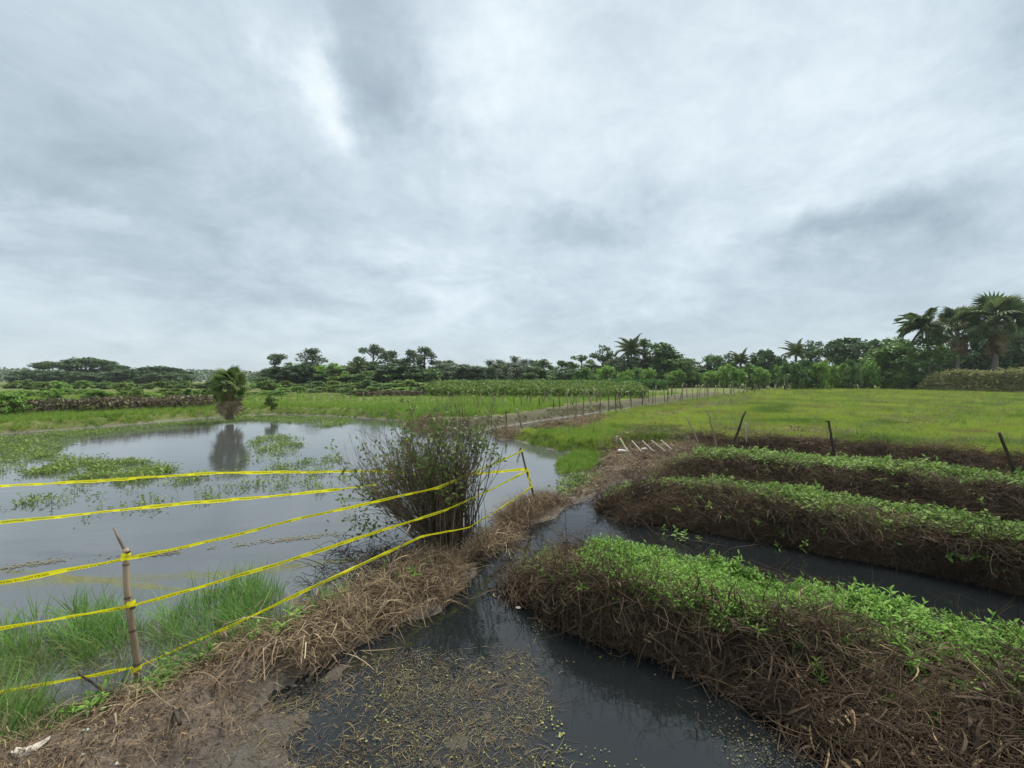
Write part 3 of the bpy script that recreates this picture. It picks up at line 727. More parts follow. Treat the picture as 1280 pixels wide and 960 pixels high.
# ------------------------------------------------------------------ grass and other ground cover
def field_grass():
    q = np.vstack([in_view(42000, 640, 1330, 7.6, 24, 1.1), in_view(32000, 640, 1340, 22, 68, 1.1)])
    s = sdpoly(q[:, 0], q[:, 1], FIELD)
    front = np.where((q[:, 0] > 2.2) & (q[:, 1] < 16) & (q[:, 0] > 0.43 * q[:, 1]), 0.55, 0.15) + 0.12 * fbm(q[:, 0], q[:, 1], 2.0, 15)
    bare = fbm(q[:, 0], q[:, 1], 0.55, 61)
    tip = sdpoly(q[:, 0], q[:, 1], poly([(660, 541), (700, 531), (780, 520), (740, 537), (690, 547)], 0.2))
    tip2 = sdpoly(q[:, 0], q[:, 1], poly([(800, 520), (870, 507), (960, 495), (930, 503), (860, 516), (830, 524)], 0.3))
    k = (s > front) & ((bare < 0.42) | (rng.random(len(q)) < 0.25)) & ((np.maximum(tip, tip2) < 0) | (rng.random(len(q)) < 0.22))
    q = q[k]
    d = q[:, 1]
    p, r, sc = stand(q, -0.01, 0.15, 0.75, 1.3)
    sc = sc * (0.85 + np.clip((d - 14) / 40, 0, 1) * 1.3) * (1 + 0.45 * fbm(q[:, 0], q[:, 1], 0.35, 90))
    scatter('field_grass', p, r, sc, FIELDTUFT, 'yellow green meadow grass covering the wide field', 'grass')
    q3 = in_view(6500, 690, 1335, 8.5, 46, 1.0); s3 = sdpoly(q3[:, 0], q3[:, 1], FIELD); b3 = fbm(q3[:, 0], q3[:, 1], 0.8, 71)
    q3 = q3[(s3 > 0.7) & (b3 + rng.random(len(q3)) * 0.5 > 0.42)]
    p, r, sc = stand(q3, -0.01, 0.3, 0.7, 1.7)
    scatter('meadow_weeds', p, r, sc * (1 + np.clip(q3[:, 1] - 15, 0, 40) / 60), DULLTUFT + LUSH[:2] + [REEDLOW], 'taller weeds and seeding grass dotted through the field', 'weeds')
    # dry patches in the field
    q2 = in_view(8000, 690, 1330, 8, 44, 1.2); b = fbm(q2[:, 0], q2[:, 1], 0.55, 61) + 0.1; s2 = sdpoly(q2[:, 0], q2[:, 1], FIELD)
    tip = sdpoly(q2[:, 0], q2[:, 1], poly([(660, 541), (700, 531), (780, 520), (740, 537), (690, 547)], 0.2)); tip2 = sdpoly(q2[:, 0], q2[:, 1], poly([(800, 520), (870, 507), (960, 495), (930, 503), (860, 516), (830, 524)], 0.3))
    q2 = q2[(s2 > 0.1) & ((b > 0.38) | (np.maximum(tip, tip2) > 0))]
    p, r, sc = stand(q2, 0.0, 0.2, 0.8, 1.5)
    scatter('dry_field_grass', p, r, sc, STRAW + LITTER, 'patches of dry brown grass in the green field', 'dry grass')
field_grass()
def lush_edges():
    # green grass at the field's pond corner and the little peninsula
    q = np.vstack([in_poly(poly([(640, 552), (690, 564), (745, 571), (765, 566), (780, 548), (700, 546)], 0.1), 900, 0.3),
                   in_poly(PENIN, 260, 0.15)])
    p, r, s = stand(q, -0.01, 0.25, 0.4, 0.8, 0.0)
    scatter('corner_grass', p, r, s, LUSH, 'bright green grass along the near edges of the field', 'grass')
    # far bank
    q = np.vstack([in_view(3000, -120, 330, 11.5, 18, 1.0), in_view(9000, -60, 700, 17.5, 26, 1.2), in_view(9000, -60, 1000, 24, 46, 1.2)])
    s_ = sdpoly(q[:, 0], q[:, 1], FAR)
    dirt = sdpoly(q[:, 0], q[:, 1], poly([(530, 550), (555, 525), (640, 517), (720, 505), (800, 498), (870, 491), (960, 486), (992, 488), (990, 494), (880, 507), (800, 516), (740, 524), (690, 533), (625, 544)], 0.3))
    k = (s_ > 0.15) & (dirt < -0.1 + rng.random(len(q)) * 0.5) & (sdpoly(q[:, 0], q[:, 1], FIELD) < 0)
    q = q[k]; p, r, s = stand(q, -0.01, 0.18, 0.8, 1.35)
    s *= np.where(q[:, 0] < -4.5, 0.95, 1.25)
    scatter('far_bank_grass', p, r, s, LUSH + FIELDTUFT[:2], 'tall green grass on the far bank of the pond', 'grass')
    # dull weeds on the dirt strip
    q = in_poly(poly([(540, 546), (560, 532), (640, 524), (720, 512), (800, 505), (870, 498), (930, 494), (940, 498), (870, 505), (800, 514), (740, 522), (690, 531), (625, 543)], 0.2), 3400, 0.5)
    p, r, s = stand(q, 0, 0.3, 0.6, 1.2, 0.02)
    scatter('dirt_strip_weeds', p, r, s, DULLTUFT + LITTER, 'sparse dull weeds on the bare dirt strip beside the ditch', 'weeds')
    # dry heaps at the corner and at the islet, brown margin of the far point
    q = np.vstack([in_poly(poly([(655, 541), (700, 530), (760, 524), (740, 536), (690, 546)], 0.15), 260, 0.15), in_poly(ISLET, 60), in_poly(poly([(505, 528), (545, 528), (560, 541), (520, 543)], 0.1), 260, 0.1)])
    p, r, s = stand(q, 0.0, 0.4, 1.0, 1.7)
    scatter('brown_marsh_grass', p, r, s, DRYTUFT + LITTER + STRAW, 'flattened brown marsh grass at the mouth of the ditch', 'dry grass')
lush_edges()
def near_left():
    # tall grass in the shallows
    g1 = np.vstack([in_poly(poly([(-60, 790), (40, 770), (90, 745), (140, 755), (150, 790), (120, 830), (60, 850), (-60, 870)]), 34, 0.15),
                    in_poly(poly([(95, 772), (150, 768), (160, 805), (110, 822)]), 14, 0.1),
                    in_poly(poly([(195, 800), (225, 752), (270, 735), (330, 730), (350, 752), (320, 792), (250, 802)]), 46, 0.12)])
    n = len(g1); sc = rng.uniform(0.4, 0.72, n)
    p = np.column_stack([g1, np.full(n, -0.05)])
    scatter('shallows_grass', p, np.stack([rng.normal(0, 0.2, n), rng.normal(0, 0.2, n), rng.random(n) * 6.28], 1), sc, REED, 'tall fresh green grass growing in the shallow water by the bank', 'grass')
    # grey green drowned mat between the two clumps and lower left
    q = np.vstack([in_poly(poly([(-80, 800), (0, 790), (60, 800), (150, 810), (190, 780), (330, 790), (300, 800), (200, 835), (100, 860), (-80, 880)]), 130, 0.2),
                   in_poly(poly([(-80, 870), (0, 862), (60, 868), (95, 895), (20, 925), (-100, 960)]), 120, 0.15)])
    n = len(q)
    p, r, s = stand(q, -0.02, 0.55, 0.45, 0.85, zfix=0.0)
    p[:, 2] = np.maximum(height(q[:, 0], q[:, 1]), 0.0) - 0.02
    scatter('drowned_weeds', p, r, s, DULLTUFT, 'grey green drowned weeds matted along the pond edge', 'weeds')
    # straw and dead leaves on the mud bank
    q = in_poly(NEAR, 1500, 0.1); q = q[(q[:, 1] > 1.7) & (q[:, 0] > -5)]
    p, r, s = stand(q, 0.0, 0.15, 0.6, 1.1, 0.01)
    scatter('bank_litter', p, r, s, FINE, 'dead leaves strewn over the muddy bank', 'leaf litter')
    up = poly([(60, 905), (160, 876), (213, 848), (300, 803), (380, 775), (440, 742), (500, 712), (540, 705), (585, 725), (545, 762), (490, 782), (436, 806), (400, 828), (340, 838), (250, 862), (150, 900), (90, 918)])
    q = in_poly(up, 100, 0.1); p, r, s = stand(q, 0.0, 0.25, 0.7, 1.25, 0.0)
    scatter('bank_straw', p, r, s, STRAW, 'dry straw spread along the crest of the muddy bank', 'straw')
    q = in_poly(up, 170, 0.1); p, r, s = stand(q, 0.0, 0.2, 0.8, 1.3, 0.0)
    scatter('bank_debris', p, r, s, LITTER[:2] + FINE, 'brown rotting plant bits between the straw of the muddy bank', 'leaf litter')
    q = np.vstack([in_poly(poly([(320, 815), (345, 790), (400, 790), (415, 815), (385, 850), (330, 845)]), 9), in_poly(poly([(405, 795), (440, 760), (490, 750), (520, 770), (470, 790)]), 10),
                   in_poly(poly([(490, 735), (520, 695), (585, 705), (585, 730), (545, 760), (490, 770)]), 34, 0.1), in_poly(HUM1, 40), in_poly(HUM2, 72)])
    p, r, s = stand(q, 0.0, 0.35, 0.6, 1.05)
    scatter('dry_tussocks', p, r, s, DRYTUFT, 'pale brown tussocks of dry grass at the foot of the bush', 'dry grass')
    q = np.vstack([in_poly(HUM1, 40), in_poly(HUM2, 50), in_poly(PATH, 700, -0.0)])
    p, r, s = stand(q, 0.0, 0.2, 0.7, 1.2)
    scatter('path_litter', p, r, s, LITTER + STRAW[:2] + VINE[:1], 'brown plant litter on the low causeway between the waters', 'leaf litter')
    q = np.vstack([in_poly(poly([(735, 640), (750, 625), (800, 605), (840, 580), (860, 585), (800, 620), (775, 655), (745, 658)]), 90, 0.1), in_poly(poly([(850, 556), (880, 562), (905, 560), (895, 548), (860, 547)], 0.2), 50)])
    p, r, s = stand(q, 0.05, 0.35, 0.6, 1.1)
    scatter('bed_end_tussocks', p, r, s, DRYTUFT + DULLTUFT[:2], 'dry yellowish tussocks at the ends of the raised beds', 'dry grass')
    q = np.vstack([in_poly(poly([(490, 745), (540, 700), (500, 690), (420, 700), (380, 740), (390, 765), (450, 750)]), 46), in_poly(poly([(570, 715), (600, 690), (680, 660), (690, 690), (640, 720)]), 14)])
    p, r, s = stand(q, 0.0, 0.5, 0.8, 1.4, zfix=0.0)
    scatter('dead_twigs', p, r, s, TWIGS, 'dark dead twigs lying in the water beside the bush', 'twigs')
    q = np.vstack([in_poly(poly([(90, 895), (213, 845), (330, 790), (420, 750), (430, 765), (330, 815), (213, 870), (100, 915)]), 46, 0.05), in_poly(poly([(-60, 905), (60, 900), (90, 915), (20, 945), (-80, 950)]), 40, 0.05)])
    p, r, s = stand(q, -0.01, 0.4, 0.4, 0.8)
    scatter('bank_grass', p, r, s, DULLTUFT + REED[:1], 'thin dull green grass along the crest of the muddy bank', 'grass')
    # small green weeds on the bank
    q = np.vstack([in_poly(poly([(170, 862), (215, 840), (240, 858), (190, 882)]), 20), in_poly(poly([(345, 810), (370, 780), (390, 800), (370, 820)]), 8), in_poly(poly([(90, 880), (140, 870), (130, 900), (80, 910)]), 14), in_poly(up, 16, 0.1)])
    p, r, s = stand(q, 0.0, 0.3, 0.7, 1.2)
    scatter('bank_weeds', p, r, s, SPRIG, 'small green weeds sprouting on the mud by the bamboo post', 'weeds')
near_left()

# floating plants
def disc(name, mat, r, k=7):
    th = np.arange(k) * 2 * math.pi / k
    V = np.column_stack([np.cos(th) * r, np.sin(th) * r * 0.85, rng.uniform(0, 0.002, k)])
    return proto(name, mesh(name, V, [np.arange(k)[None]], mat))
DUCK = [disc('floating_leaf', M['duck'], r) for r in (0.0032, 0.005, 0.0072)]
FILM = [disc('film_flake', M['film'], r, 9) for r in (0.006, 0.010, 0.017)]
MATBIT = [disc('mat_bit', M['matbit'], r, 6) for r in (0.0025, 0.004, 0.006)] + [disc('mat_bit_green', M['matgreen'], r, 5) for r in (0.0025, 0.0045)]
def weed_proto():
    mb = MB()
    n = 12
    C = np.column_stack([rng.normal(0, 0.10, n), rng.normal(0, 0.10, n), rng.uniform(0.005, 0.10, n)])
    A = rng.normal(size=(n, 3)); A[:, 2] = np.abs(A[:, 2]) * 0.5; A /= np.linalg.norm(A, axis=1, keepdims=True)
    mb.leaves(C, rng.uniform(0.022, 0.045, n), rng.uniform(0.008, 0.017, n), A)
    for c in C[:6]: mb.tube([[c[0] * 0.6, c[1] * 0.6, -0.02], c], 0.003, 3, cap=False)
    return proto('water_weed', mb.mesh('water_weed', M['pad']))
PADS = [weed_proto() for _ in range(5)]
def floaters():
    q = []
    q.append(in_poly(poly([(30, 580), (60, 569), (130, 573), (200, 583), (240, 589), (270, 598), (250, 606), (200, 604), (150, 603), (80, 599), (40, 592)]), 800, 0.5))
    q.append(in_poly(poly([(-80, 556), (0, 547), (110, 538), (200, 531), (330, 523), (200, 534), (110, 545), (60, 568), (40, 585), (-60, 605)]), 1500, 0.3))
    q.append(in_poly(poly([(318, 548), (368, 543), (374, 560), (366, 578), (335, 580), (318, 566)]), 260, 0.5))
    q.append(in_poly(poly([(260, 522), (345, 520), (430, 522), (440, 530), (400, 535), (380, 530), (320, 526)]), 700, 0.2))
    q.append(in_poly(poly([(60, 606), (320, 590), (330, 612), (120, 648), (60, 640)]), 110, 0.8))
    q.append(in_poly(poly([(700, 600), (745, 590), (755, 600), (720, 622), (690, 620)]), 60, 0.3))
    q.append(in_poly(poly([(320, 585), (420, 570), (440, 610), (330, 620)]), 90, 0.8))
    q = np.vstack(q); q = q[fbm(q[:, 0], q[:, 1], 1.3, 4) * 1.3 + 0.62 > rng.random(len(q))]; p, r, s = stand(q, 0.0, 0.1, 0.6, 1.2, zfix=0.004)
    p[:, 2] = np.maximum(height(q[:, 0], q[:, 1]), 0.004)
    scatter('water_weeds', p, r, s, PADS, 'low green water weeds floating in mats on the pond', 'water weeds')
    q = np.vstack([in_poly(WEED, 15000, 0.55), in_poly(WET, 2500, 0.2), in_poly(poly([(665, 780), (720, 778), (800, 818), (790, 835), (700, 822)]), 1800, 0.35), in_poly(poly([(830, 850), (900, 862), (960, 908), (1060, 985), (980, 985), (890, 935)]), 800, 0.5)])
    q = q[fbm(q[:, 0], q[:, 1], 3.0, 91) * 2.0 + 0.30 > rng.random(len(q))]; p, r, s = stand(q, 0.0, 0.03, 0.4, 1.1, zfix=0.002)
    p[:, 2] = np.maximum(height(q[:, 0], q[:, 1]) + 0.002, 0.002) + rng.random(len(p)) * 0.002
    scatter('weed_mat', p, r, s, MATBIT, 'olive brown mat of tiny rotting weed on the ditch water', 'pond film')
    ln = resample([P(u, v, 0) for u, v in [(-120, 722), (0, 711), (110, 697), (230, 690), (330, 677), (430, 667)]], 3000)
    q = ln[:, :2] + rng.normal(0, 1, (3000, 2)) * np.array([0.05, 0.05]); q = q[fbm(q[:, 0], q[:, 1], 2.5, 4) + 0.25 > rng.random(3000) * 0.9]
    p, r, s = stand(q, 0.0, 0.02, 0.5, 1.1, zfix=0.003)
    p[:, 2] += rng.random(len(p)) * 0.004
    scatter('floating_film', p, r, s, FILM, 'brownish film drifting in a line across the pond', 'pond film')
    q = np.vstack([in_poly(WEED, 520, 0.5), in_poly(poly([(640, 860), (680, 870), (705, 905), (720, 935), (690, 925), (660, 890)]), 110, 0.08), in_poly(poly([(690, 925), (760, 935), (840, 970), (780, 1000), (660, 990)]), 70, 0.0),
                   in_poly(poly([(670, 775), (720, 775), (800, 815), (790, 830), (700, 815), (672, 800)]), 260, 0.1), in_poly(poly([(800, 830), (900, 860), (960, 905), (1060, 985), (950, 985), (880, 930), (800, 880)]), 110, 0.3)])
    q = q[fbm(q[:, 0], q[:, 1], 2.6, 44) * 1.6 + 0.45 > rng.random(len(q))]; p, r, s = stand(q, 0.0, 0.05, 0.5, 1.2, zfix=0.004)
    p[:, 2] = np.maximum(height(q[:, 0], q[:, 1]) + 0.004, 0.004) + rng.random(len(p)) * 0.003
    scatter('floating_leaves', p, r, s, DUCK, 'tiny yellow green leaves floating on the dark ditch water', 'floating leaves')
    q = np.vstack([in_poly(WEED, 300, 0.5), in_poly(poly([(300, 900), (430, 850), (480, 900), (430, 985), (330, 985)]), 40, 0.2), in_poly(WET, 60, 0.2)])
    p, r, s = stand(q, 0.0, 0.08, 0.55, 1.0, zfix=0.0)
    p[:, 2] = np.maximum(height(q[:, 0], q[:, 1]), 0.0) - 0.008
    r[:, :2] *= 0.3
    scatter('sunken_litter', p, r, s, FLATLIT, 'brown half sunken plant debris clogging the ditch', 'plant debris')
    q = in_poly(poly([(800, 840), (900, 865), (960, 910), (1060, 985), (950, 985), (880, 935), (800, 890)]), 50, 0.2)
    p, r, s = stand(q, 0.0, 0.05, 0.5, 0.9, zfix=-0.012)
    scatter('floating_stalks', p, r, s * 0.7, FLATLIT[:3], 'pale stalks floating beside the nearest raised bed', 'plant debris')
    q = in_poly(poly([(780, 655), (900, 690), (1000, 700), (1100, 725), (1280, 765), (1280, 750), (1000, 690), (830, 664)]), 6, 0.2)
    p, r, s = stand(q, 0.0, 0.3, 0.7, 1.1, zfix=0.0)
    scatter('ditch_weeds', p, r, s, SPRIG2, 'scattered weeds standing in the ditch between the beds', 'weeds')
floaters()

# ------------------------------------------------------------------ the bare bush in the water
def bush():
    random.seed(5)
    c = PD(556, 664, 4.95); c[2] = 0.0
    root = empty('bush', c); tag(root, 'large twiggy bush with sparse leaves standing in the water behind yellow tape', 'bush')
    root.scale = (1.13, 1.13, 1.10)
    st, lf = MB(), MB()
    def branch(p0, d0, L, r0, depth, leafy):
        m = 7; p = [np.array(p0)]; d = np.array(d0, float)
        if d[1] < 0: d[1] *= 0.35
        if d[0] > 0.25: d[0] = 0.25
        for i in range(m):
            d = d + np.array([random.gauss(0, 0.14), random.gauss(0, 0.14), 0.05 + random.gauss(0, 0.09)]); d /= np.linalg.norm(d)
            p.append(p[-1] + d * L / m)
        p = np.array(p)
        st.tube(p, np.linspace(r0, r0 * 0.35, m + 1), 4 if depth == 0 else 3, cap=False)
        if depth < 2:
            for _ in range(random.randint(4, 7) if depth == 0 else random.randint(1, 3)):
                k = random.randint(2, m - 1)
                dd = (p[k] - p[k - 1]); dd /= np.linalg.norm(dd)
                s_ = np.array([random.gauss(0, 1), random.gauss(0, 1), random.gauss(0.2, 0.5)]); s_ /= np.linalg.norm(s_)
                nd = dd + s_ * random.uniform(0.35, 0.7); nd /= np.linalg.norm(nd)
                branch(p[k], nd, L * random.uniform(0.25, 0.5), r0 * 0.5, depth + 1, leafy)
        if leafy and depth >= 1:
            nl = random.randint(1, 4)
            C = p[rng.integers(2, m + 1, nl)] + rng.normal(0, 0.02, (nl, 3))
            lf.leaves(C, rng.uniform(0.018, 0.036, nl), rng.uniform(0.009, 0.017, nl))
    for i in range(150):
        a = random.uniform(0, 6.283); r = 0.25 * math.sqrt(random.random())
        left = random.random() < 0.55
        tilt = abs(random.gauss(0, 0.42)) + (0.18 if left else 0.0)
        da = math.pi + random.gauss(0, 1.0) if left else random.uniform(0, 6.283)
        if not left: tilt = min(tilt, 0.27)
        d = (math.sin(tilt) * math.cos(da), math.sin(tilt) * math.sin(da), math.cos(tilt))
        branch((r * math.cos(a) - (0.06 if left else -0.06), r * math.sin(a), -0.05), d, random.uniform(0.9, 1.52), random.uniform(0.004, 0.0075), 0, random.random() < 0.40)
    # low spreading branches towards the pond
    for i in range(26):
        da = math.pi + random.gauss(0, 0.5); tilt = random.uniform(0.9, 1.25)
        branch((-0.12, random.gauss(0, 0.12), 0.05), (math.sin(tilt) * math.cos(da), math.sin(tilt) * math.sin(da), math.cos(tilt)), random.uniform(0.7, 1.15), 0.006, 0, random.random() < 0.4)
    # leaf clusters
    for (u, v, n, s) in [(608, 560, 60, 0.07), (600, 545, 50, 0.06), (448, 650, 90, 0.10), (470, 662, 70, 0.1), (430, 625, 22, 0.05), (545, 600, 70, 0.09), (520, 640, 60, 0.12), (543, 530, 40, 0.06), (500, 600, 40, 0.08), (560, 570, 50, 0.1), (625, 574, 16, 0.03), (480, 590, 30, 0.06)]:
        q = (PD(u, v, c[1] - random.uniform(-0.1, 0.2)) - c) / np.array([1.13, 1.13, 1.10]); n = int(n * 1.0)
        lf.leaves(q + rng.normal(0, s, (n, 3)), rng.uniform(0.018, 0.036, n), rng.uniform(0.009, 0.017, n))
        for _ in range(4):
            t = np.linspace(0, 1, 6)[:, None]; b0 = np.array([random.gauss(0, .1), random.gauss(0, .1), 0.1])
            st.tube(b0 * (1 - t) + (q + rng.normal(0, s * 0.7, 3)) * t + np.array([0, 0, 0.12]) * np.sin(t * math.pi), np.linspace(0.005, 0.002, 6), 3, cap=False)
    st.build('branches', M['bush_stem'], root); lf.build('leaves', M['bush_leaf'], root)
    # dense brown reed-like stalks at its right
    rd = MB()
    for _ in range(200):
        x, y = random.gauss(0.10, 0.13), random.gauss(0.0, 0.14)
        L = random.uniform(0.35, 0.95); a = random.uniform(0, 6.28); t = random.gauss(0, 0.13)
        pp = np.array([[x, y, -0.05], [x + t * L * 0.4 * math.cos(a), y + t * L * .4 * math.sin(a), L * 0.55], [x + t * L * math.cos(a) + random.gauss(0, .02), y + t * L * math.sin(a), L]])
        rd.tube(pp, [0.0045, 0.0035, 0.002], 3, cap=False)
    rd.build('dead_stalks', M['vine'], root)
bush()

# ------------------------------------------------------------------ posts and stakes
def bamboo_post(top, base, r, mat, label, cat='post', group=None, stub=None, nodes=4, name='bamboo_post'):
    base, top = np.array(base), np.array(top); d = top - base; L = np.linalg.norm(d); d = d / L
    root = empty(name, base); tag(root, label, cat, group)
    t = np.linspace(-0.18 / L, 1, 26); mb = MB()
    rad = r * (1 - 0.18 * np.clip(t, 0, 1))
    pts = np.outer(t * L, d) + np.stack([0.006 * np.sin(t * 7), 0.006 * np.cos(t * 5), 0 * t], 1)
    mb.tube(pts, rad, 12)
    mb.build('culm', mat, root, True)
    for i in range(nodes):
        kn = MB()
        f = (i + 0.6) / nodes * 0.98; c = d * f * L + np.array([0.006 * math.sin(f * 7), 0.006 * math.cos(f * 5), 0])
        rr = r * (1 - 0.18 * f)
        kn.tube([c - d * 0.008, c - d * 0.003, c + d * 0.003, c + d * 0.008], [rr * 1.01, rr * 1.13, rr * 1.13, rr * 1.01], 12, cap=False)
        kn.build('node_ring', M['bamboo_dark'], root, True)
    if stub is not None:   # a thin broken splinter that goes on above, and cut side shoots
        sb = MB(); e = np.array(stub) - base
        sb.tube([d * L * 0.93 - np.array([r * 0.3, 0, 0]), d * L - np.array([r * 0.3, 0, 0]), e * 0.5 + d * L * 0.5 - np.array([r * 0.2, 0, 0]), e], [r * 0.45, r * 0.45, r * 0.40, r * 0.24], 7)
        sb.build('splinter', M['bamboo_dark'], root, True)
        for f in (0.97, 0.56):
            sh = MB(); c = d * L * f; sh.tube([c, c + np.array([0.045, -0.02, 0.012]), c + np.array([0.062, -0.03, 0.026])], [0.011, 0.008, 0.005], 6); sh.build('side_shoot', M['bamboo_dark'], root, True)
    return root
POST_D = 2.66
b1 = P(172, 856, 0.0); t1 = PD(156, 686, POST_D + 0.02); s1 = PD(142, 660, POST_D + 0.03)
bamboo_post(t1, b1, 0.0195, M['bamboo'], 'knotty bamboo post holding three yellow tapes at the pond edge', stub=s1)
b2 = P(668, 624, 0.16); t2 = PD(651, 560, b2[1])
bamboo_post(t2, b2, 0.018, M['bamboo_dark'], 'thin dark leaning post right of the bush, wrapped with yellow tape', nodes=3)
# the next posts of the tape fence, beyond the photo's edge
e1 = PD(-260, 900, 2.16); e1[2] = 0; e1t = e1 + np.array([0.05, 0, 1.0])
bamboo_post(e1t, e1, 0.028, M['bamboo'], 'bamboo post of the tape fence beyond the near bank', nodes=4)
e2 = PD(-260, 640, 4.8); e2[2] = -0.1; e2t = e2 + np.array([0, 0, 1.0])
bamboo_post(e2t, e2, 0.025, M['bamboo_dark'], 'bamboo post of the tape fence standing in the open pond', nodes=3)

def simple_stick(name, base, top, r, mat, label, cat, group=None, fork=False, sink=0.15):
    base, top = np.array(base, float), np.array(top, float); d = top - base; L = np.linalg.norm(d); d /= L
    mb = MB(); t = np.linspace(-sink / L, 1, 8)
    wob = rng.normal(0, 0.006 * L, (8, 3)); wob[0] = wob[-1] = 0
    mb.tube(np.outer(t * L, d) + wob, np.linspace(r, r * 0.65, 8) * rng.uniform(0.9, 1.1, 8), 6)
    if fork:
        mb2 = MB(); c = d * L * 0.97
        mb2.tube([c - d * 0.02, c + np.array([-0.05, 0, 0.02]), c + np.array([-0.08, 0, 0.0])], [r * 0.6, r * 0.5, r * 0.3], 5)
    o = mb.build(name, mat, None, False, base)
    if fork: mb2.build('fork', mat, o)
    tag(o, label, cat, group); return o
PG = 'poles standing between the field and the beds'
for (bu, bv, tu, tv, z, r, mt, lab) in [
        (912, 566, 932, 514, 0.30, 0.030, 'darkwood', 'dark pole leaning right at the left end of the beds'),
        (1043, 572, 1036, 526, 0.30, 0.032, 'darkwood', 'dark forked pole standing upright between two leaning poles'),
        (1274, 602, 1249, 541, 0.30, 0.034, 'darkwood', 'dark pole leaning left in the farthest bed, rightmost of all'),
        (876, 560, 858, 521, 0.28, 0.024, 'stake', 'grey brown pole leaning left beside dry grass heap'),
        (895, 556, 885, 515, 0.30, 0.026, 'stake', 'pale brown pole leaning left out of the dry grass heap'),
        (933, 551, 932, 528, 0.32, 0.020, 'palewood', 'short pale stake behind the dark pole that leans right')]:
    b = P(bu, bv, z); simple_stick('pole', b, PD(tu, tv, b[1]), r, M[mt], lab, 'pole', PG, fork='forked' in lab)

# bleached sticks laid side by side at the head of the causeway
WG = 'bleached sticks laid in a row on the causeway'
for i, (bu, bv, tu, tv, nm) in enumerate([(786, 566, 775, 548, 'leftmost'), (803, 566, 790, 551, 'second from the left'), (818, 565, 803, 551, 'middle'), (833, 565, 814, 550, 'second from the right'), (840, 562, 826, 550, 'rightmost')]):
    b = P(bu, bv, 0.17); t = PD(tu, tv, b[1] + 0.34)
    simple_stick('bleached_stick', b, t, 0.020, M['palewood'], f'{nm} of the five bleached white sticks lying on the causeway', 'stick', WG, sink=0.02)
def bag(c, sx, sy, sz, seed, mat, name, label, cat, group=None):
    n, m = 12, 9
    th, ph = np.meshgrid(np.linspace(0, 2 * math.pi, n, endpoint=False), np.linspace(0.05, math.pi - 0.05, m), indexing='ij')
    V = np.stack([np.sin(ph) * np.cos(th), np.sin(ph) * np.sin(th), np.cos(ph)], -1).reshape(-1, 3)
    V *= (1 + 0.35 * fbm(V[:, 0] * 2 + seed, V[:, 1] * 2 + V[:, 2] * 1.7, 1.2, seed))[:, None]
    V = V * np.array([sx, sy, sz]); V[:, 2] = np.maximum(V[:, 2], -sz * 0.35)
    i, j = np.meshgrid(np.arange(n), np.arange(m - 1), indexing='ij'); i = i.ravel(); j = j.ravel(); i2 = (i + 1) % n
    o = obj(name, mesh(name, V, [np.stack([i * m + j, i * m + j + 1, i2 * m + j + 1, i2 * m + j], 1)], mat, True), None, c)
    return tag(o, label, cat, group)
bag(P(777, 564, 0.17), 0.11, 0.07, 0.05, 3, M['white'], 'white_bag', 'crumpled white bag beside the leftmost bleached stick', 'bag')
bag(P(805, 562, 0.17), 0.10, 0.06, 0.045, 5, M['white'], 'white_bag', 'crumpled white bag between the middle bleached sticks', 'bag')
bag(P(648, 761, 0.0) + np.array([0, 0, 0.01]), 0.025, 0.018, 0.010, 9, M['plastic'], 'foam_scum', 'white scrap of foam floating at the tip of the nearest bed', 'litter')
simple_stick('yellow_stump', P(771, 556, 0.2), PD(771, 545, P(771, 556, 0.2)[1]), 0.03, M['palewood'], 'short pale stump upright beside the bleached sticks', 'stump', sink=0.05)

# litter on the near bank
def sheet_scrap():
    n = 9; g = np.linspace(-1, 1, n); X, Y = np.meshgrid(g, g, indexing='ij')
    r = np.sqrt(X ** 2 + Y ** 2); k = np.maximum(np.abs(X), np.abs(Y)) / np.maximum(r, 1e-6)
    x, y = X * k * 0.115, Y * k * 0.050
    x = x * (1 + 0.2 * fbm(X, Y, 1.3, 71)); y = y + 0.03 * X ** 2 + 0.02 * fbm(X, Y, 1.5, 72)
    z = 0.02 + 0.028 * (1 - Y ** 2) + 0.015 * fbm(X, Y, 2.0, 73) + 0.018 * np.clip(X, 0, 1)
    V = np.stack([x, y, z], -1).reshape(-1, 3); V2 = V - np.array([0, 0, 0.003])
    i, j = np.meshgrid(np.arange(n - 1), np.arange(n - 1), indexing='ij'); i = i.ravel(); j = j.ravel()
    Q = np.stack([i * n + j, (i + 1) * n + j, (i + 1) * n + j + 1, i * n + j + 1], 1)
    b = P(38, 938, 0.13); b[2] = float(height(np.array([b[0]]), np.array([b[1]]))[0])
    o = obj('plastic_scrap', mesh('plastic_scrap', np.vstack([V, V2]), [np.vstack([Q, Q[:, ::-1] + n * n])], M['plastic'], True), None, b); o.rotation_euler = (0, 0, R(28)); o.scale = (0.58, 0.62, 0.6)
    tag(o, 'torn cream plastic scrap lying on the mud bank', 'litter')
sheet_scrap()
def gz(u, v, z=0.12):
    b = P(u, v, z); b[2] = float(height(np.array([b[0]]), np.array([b[1]]))[0]); return b
bag(gz(107, 908) + np.array([0, 0, .006]), 0.020, 0.010, 0.006, 12, M['mint'], 'wrapper', 'tiny mint green wrapper on the mud bank', 'litter')
bag(gz(146, 949) + np.array([0, 0, .004]), 0.010, 0.009, 0.008, 14, M['white'], 'pebble', 'small white pebble on the mud nearer the wet patch', 'pebble')
bag(gz(104, 945) + np.array([0, 0, .004]), 0.010, 0.008, 0.006, 15, M['white'], 'pebble', 'small white pebble on the mud nearer the plastic scrap', 'pebble')
